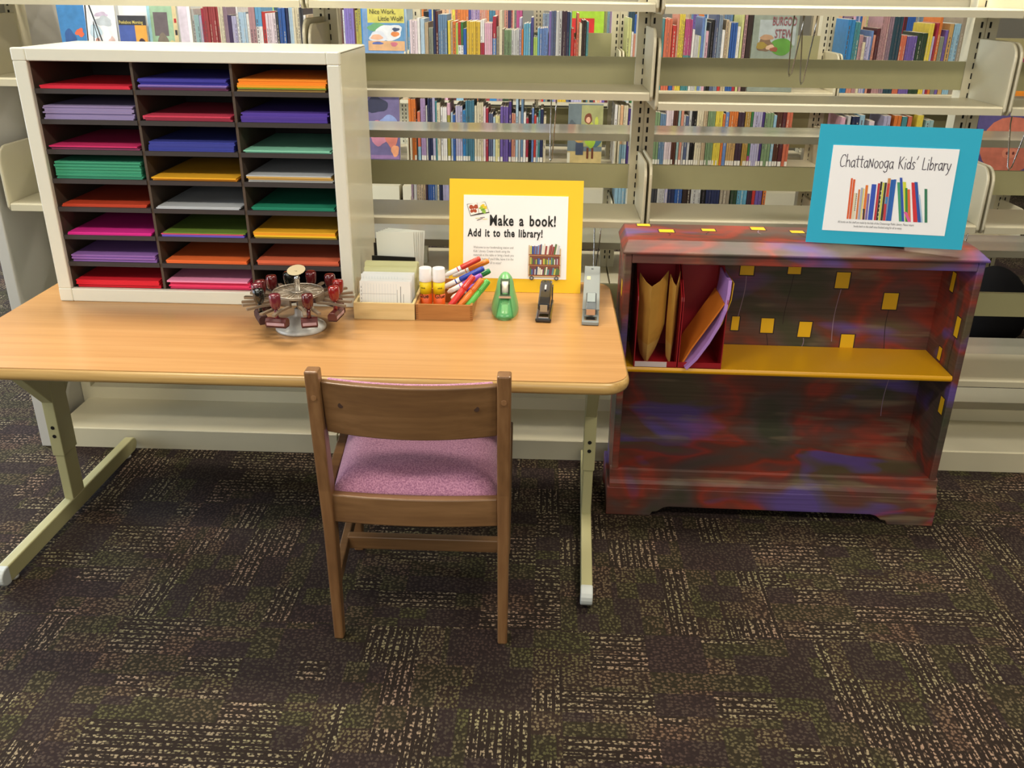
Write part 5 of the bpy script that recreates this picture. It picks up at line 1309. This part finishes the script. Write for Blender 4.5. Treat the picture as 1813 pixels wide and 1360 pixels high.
# sides
th = 0.018
for x0_, nm in ((0.004, 'side_panel'), (Wc - 0.004 - th, 'side_panel')):
    mb = MB(); mb.box(x0_, x0_ + th, 0.004, Dc, 0.085, 0.745); s_ = mb.build(nm, M_paint, bk, bevel=0.003)
    if x0_ > 0.1: flowers('painted_flower', [(0.040, 0.560, 0.024, 0.052, 0.11), (0.118, 0.655, 0.022, 0.05, 0.0), (0.105, 0.462, 0.02, 0.035, 0.0), (0.030, 0.345, 0.024, 0.045, 0.0)], s_, 'x', x0_, 1)
    else: flowers('painted_flower', [(0.045, 0.640, 0.03, 0.04, 0.1), (0.10, 0.50, 0.03, 0.04, 0.1)], s_, 'x', x0_, 1)
# bevelled top board
mb = MB(); k = 0; o1 = 0.002; c_x = 0.022; c_y = 0.034
zb, zm, zt_ = 0.740, 0.7455, 0.7675
mb.v = [(-o1, -0.004, zb), (Wc + o1, -0.004, zb), (Wc + o1, Dc + .004, zb), (-o1, Dc + .004, zb),
        (-o1, -0.004, zm), (Wc + o1, -0.004, zm), (Wc + o1, Dc + .004, zm), (-o1, Dc + .004, zm),
        (c_x * .5, c_y, zt_), (Wc - c_x, c_y, zt_), (Wc - c_x, Dc + .004, zt_), (c_x * .5, Dc + .004, zt_)]
for q in ((3, 2, 1, 0), (0, 1, 5, 4), (1, 2, 6, 5), (2, 3, 7, 6), (3, 0, 4, 7), (4, 5, 9, 8), (5, 6, 10, 9), (6, 7, 11, 10), (7, 4, 8, 11), (8, 9, 10, 11)): mb.face(list(q))
tp = mb.build('top_board', M_paint, bk, bevel=0.002)
flowers('painted_flower', [(0.115, 0.128, 0.038, 0.030, 0.03), (0.061, 0.186, 0.034, 0.024, 0), (0.225, 0.148, 0.034, 0.024, 0.03), (0.356, 0.175, 0.036, 0.030, 0.04), (0.452, 0.150, 0.034, 0.024, 0.04)], tp, 'z', zt_)
mb = MB(); mb.box(0.022, Wc - 0.022, 0.003, 0.022, 0.716, 0.741); mb.build('front_rail', M_paint, bk, bevel=0.002)
mb = MB(); mb.box(0.020, Wc - 0.020, Dc - 0.010, Dc - 0.004, 0.085, 0.745); bp_ = mb.build('back_panel', M_paint, bk)
flowers('painted_flower', [(.112, .655, .034, .036, 0), (.345, .656, .036, .036, .12), (.470, .664, .034, .040, .14), (.600, .630, .036, .044, .15), (.735, .575, .038, .046, .12), (.330, .500, .020, .040, 0), (.418, .496, .034, .042, .06), (.520, .488, .034, .044, .04), (.640, .452, .036, .05, .0), (.775, .392, .034, .03, .14), (.20, .50, .03, .04, .0)], bp_, 'y', Dc - 0.010)
mb = MB(); mb.box(0.020, Wc - 0.020, 0.006, Dc - 0.010, 0.122, 0.136); mb.build('bottom_board', M_paint, bk)
mb = MB(); mb.prism([(-0.010, 0.085), (-0.010, 0.098), (-0.005, 0.108), (0.002, 0.112), (0.002, 0.134), (0.008, 0.138), (0.02, 0.138), (0.02, 0.085)], 'x', 0.0, Wc); mb.build('lower_moulding', M_paint, bk)
# plinth with shaped feet
n = 8; prof = [(-0.006, 0.0), (0.115, 0.0), (0.122, 0.012), (0.135, 0.014), (0.150, 0.026), (0.165, 0.030), (Wc - 0.165, 0.030), (Wc - 0.150, 0.026), (Wc - 0.135, 0.014), (Wc - 0.122, 0.012), (Wc - 0.115, 0.0), (Wc + 0.006, 0.0), (Wc + 0.006, 0.086), (-0.006, 0.086)]
mb = MB(); mb.prism(prof, 'y', -0.012, 0.008); mb.build('plinth_front', M_paint, bk, bevel=0.002)
for xx in (-0.006, Wc - 0.012):
    mb = MB(); mb.prism([(0.008, 0.0), (0.06, 0.0), (0.075, 0.03), (Dc - 0.06, 0.03), (Dc - 0.045, 0.0), (Dc, 0.0), (Dc, 0.086), (0.008, 0.086)], 'x', xx, xx + 0.018); mb.build('plinth_side', M_paint, bk, bevel=0.002)
M_ysh = mat('yellow_shelf_paint', (224, 164, 16), 0.38, coat=0.25)
mb = MB(); mb.prism([(0.004, 0.424), (0.001, 0.431), (0.004, 0.439), (Dc - 0.011, 0.439), (Dc - 0.011, 0.424)], 'x', 0.0225, Wc - 0.0225); mb.build('shelf', M_ysh, bk, bevel=0.002)

# ---- magazine files (in bookcase coordinates, then placed in the room)
BM = Matrix.Translation((BKX, BKY, 0)) @ Matrix.Rotation(BKR, 4, 'Z')
def bkloc(x, y, z): return tuple(BM @ Vector((x, y, z)))
M_mag = mat('red_board', (150, 22, 32), 0.4, coat=0.15); M_maglab = mat('file_label', (206, 190, 190), 0.6)
def mag_file(x0, x1, label, front_label):
    t = thing('magazine_file', label, 'magazine file', bkloc(x0, 0.004, 0.4395), (0, 0, BKR))
    w = x1 - x0; d = 0.170; q = 0.0022
    side = [(0, 0), (d, 0), (d, 0.252), (0.105, 0.252), (0.020, 0.200), (0.004, 0.190), (0.0, 0.180)]
    for xa in (0, w - q):
        mb = MB(); mb.prism(side, 'x', xa, xa + q); mb.build('side_wall', M_mag, t)
    mb = MB(); mb.box(q, w - q, d - q, d, 0, 0.252); mb.build('back_wall', M_mag, t)
    mb = MB(); mb.box(q, w - q, 0, d - q, 0, q); mb.build('bottom', M_mag, t)
    mb = MB(); mb.box(q, w - q, 0, q, 0, 0.016); mb.build('front_lip', M_mag, t)
    if front_label:
        mb = MB(); mb.box(0.003, w - 0.026, -0.0004, 0.0, 0.001, 0.0155); mb.build('paper_label', M_maglab, t)
    else:
        mb = MB(); mb.box(0.016, 0.058, d - q - 0.0006, d - q, 0.228, 0.242); mb.build('paper_label', mat('file_label_dim', (150, 110, 120), 0.6), t)
    return t
mag_file(0.043, 0.154, 'red magazine file at the left end of the yellow shelf, holding kraft envelopes', True)
mag_file(0.1565, 0.268, 'red magazine file holding orange and purple papers', False)
M_kraft = mat('kraft_envelope', (196, 148, 66), 0.6, vary=0.05, vscale=30); M_kraft2 = mat('kraft_flap', (202, 164, 92), 0.6)
def kraft(x0, xr, x1, y0, yb, h, label, tap):
    t = thing('kraft_envelope', label, 'envelope', bkloc(0, 0, 0.4425), (0, 0, BKR))
    for nm, m_, zr0, zr1 in (('body', M_kraft, 0.26, 1.0), ('bottom_flap', M_kraft2, 0.0, 0.26)):
        mb = MB(); mb.smooth = False; rows = []
        for j in range(9):
            f_ = zr0 + (zr1 - zr0) * j / 8; z = f_ * h
            ns = tap + (1 - tap) * min(1.0, (f_ / 0.45)) ** 0.6
            xl = xr + (x0 - xr) * ns; xq = xr + (x1 - xr) * ns
            top = 1.0
            rows.append([(xl, yb - 0.0, z + (0.018 * h / 0.22 if f_ > .99 else 0) + (0.012 if f_ < .01 else 0)), ((xl + xr) / 2, (y0 + yb) / 2 - 0.004, z + (0.004 if f_ > .99 else 0) + (0.004 if f_ < .01 else 0)), (xr, y0, z), ((xq + xr) / 2, (y0 + yb) / 2 - 0.002, z + (0.006 if f_ > .99 else 0) + (0.004 if f_ < .01 else 0)), (xq, yb, z + (0.026 * h / 0.22 if f_ > .99 else 0) + (0.012 if f_ < .01 else 0))])
        mb.grid(rows); mb.build(nm, m_, t, solid=0.0012, fixn=True)
kraft(0.050, 0.076, 0.122, 0.012, 0.070, 0.212, 'wide kraft envelope bulging in the left red magazine file', 0.25)
kraft(0.126, 0.137, 0.1505, 0.016, 0.060, 0.214, 'narrow folded kraft envelope beside the wide one in the left magazine file', 0.35)
def leaning_sheet(name, label, pts, y0, y1, m, th_=0.0015, back=None, cat='paper'):
    """curved sheet leaning sideways: pts = (x,z,dy) of its front edge from bottom to top, in bookcase space"""
    mb = MB(); rows = [[(p[0], y0 + p[2], p[1]), (p[0] - 0.004, y1 + p[2] * 0.5, p[1] + 0.004)] for p in pts]
    mb.grid(rows); o = mb.build(name, m if back is None else m, None, solid=th_)
    o.location = bkloc(0, 0, 0); o.rotation_euler = (0, 0, BKR)
    return tag(o, label, cat)
leaning_sheet('orange_envelope', 'orange envelope leaning in the right red magazine file', [(.166, .444, .0), (.188, .49, .0), (.214, .535, .0), (.244, .588, -.002), (.259, .617, -.004)], 0.010, 0.125, mat('orange_envelope', (206, 116, 34), 0.55), 0.004, cat='envelope')
leaning_sheet('purple_paper', 'lilac paper curving out of the right magazine file', [(.176, .4435, -.010), (.200, .4700, -.008), (.228, .515, -.004), (.250, .560, 0), (.262, .600, .0), (.268, .640, .010), (.270, .672, .02)], 0.000, 0.115, mat('lilac_paper', (178, 132, 206), 0.55), 0.0085)
leaning_sheet('yellow_paper', 'yellow sheet behind the lilac paper in the right magazine file', [(.192, .444, .01), (.232, .50, .01), (.262, .560, .01), (.278, .62, .012), (.281, .664, .016)], 0.01, 0.12, mat('sunny_paper', (236, 186, 40), 0.55), 0.002)
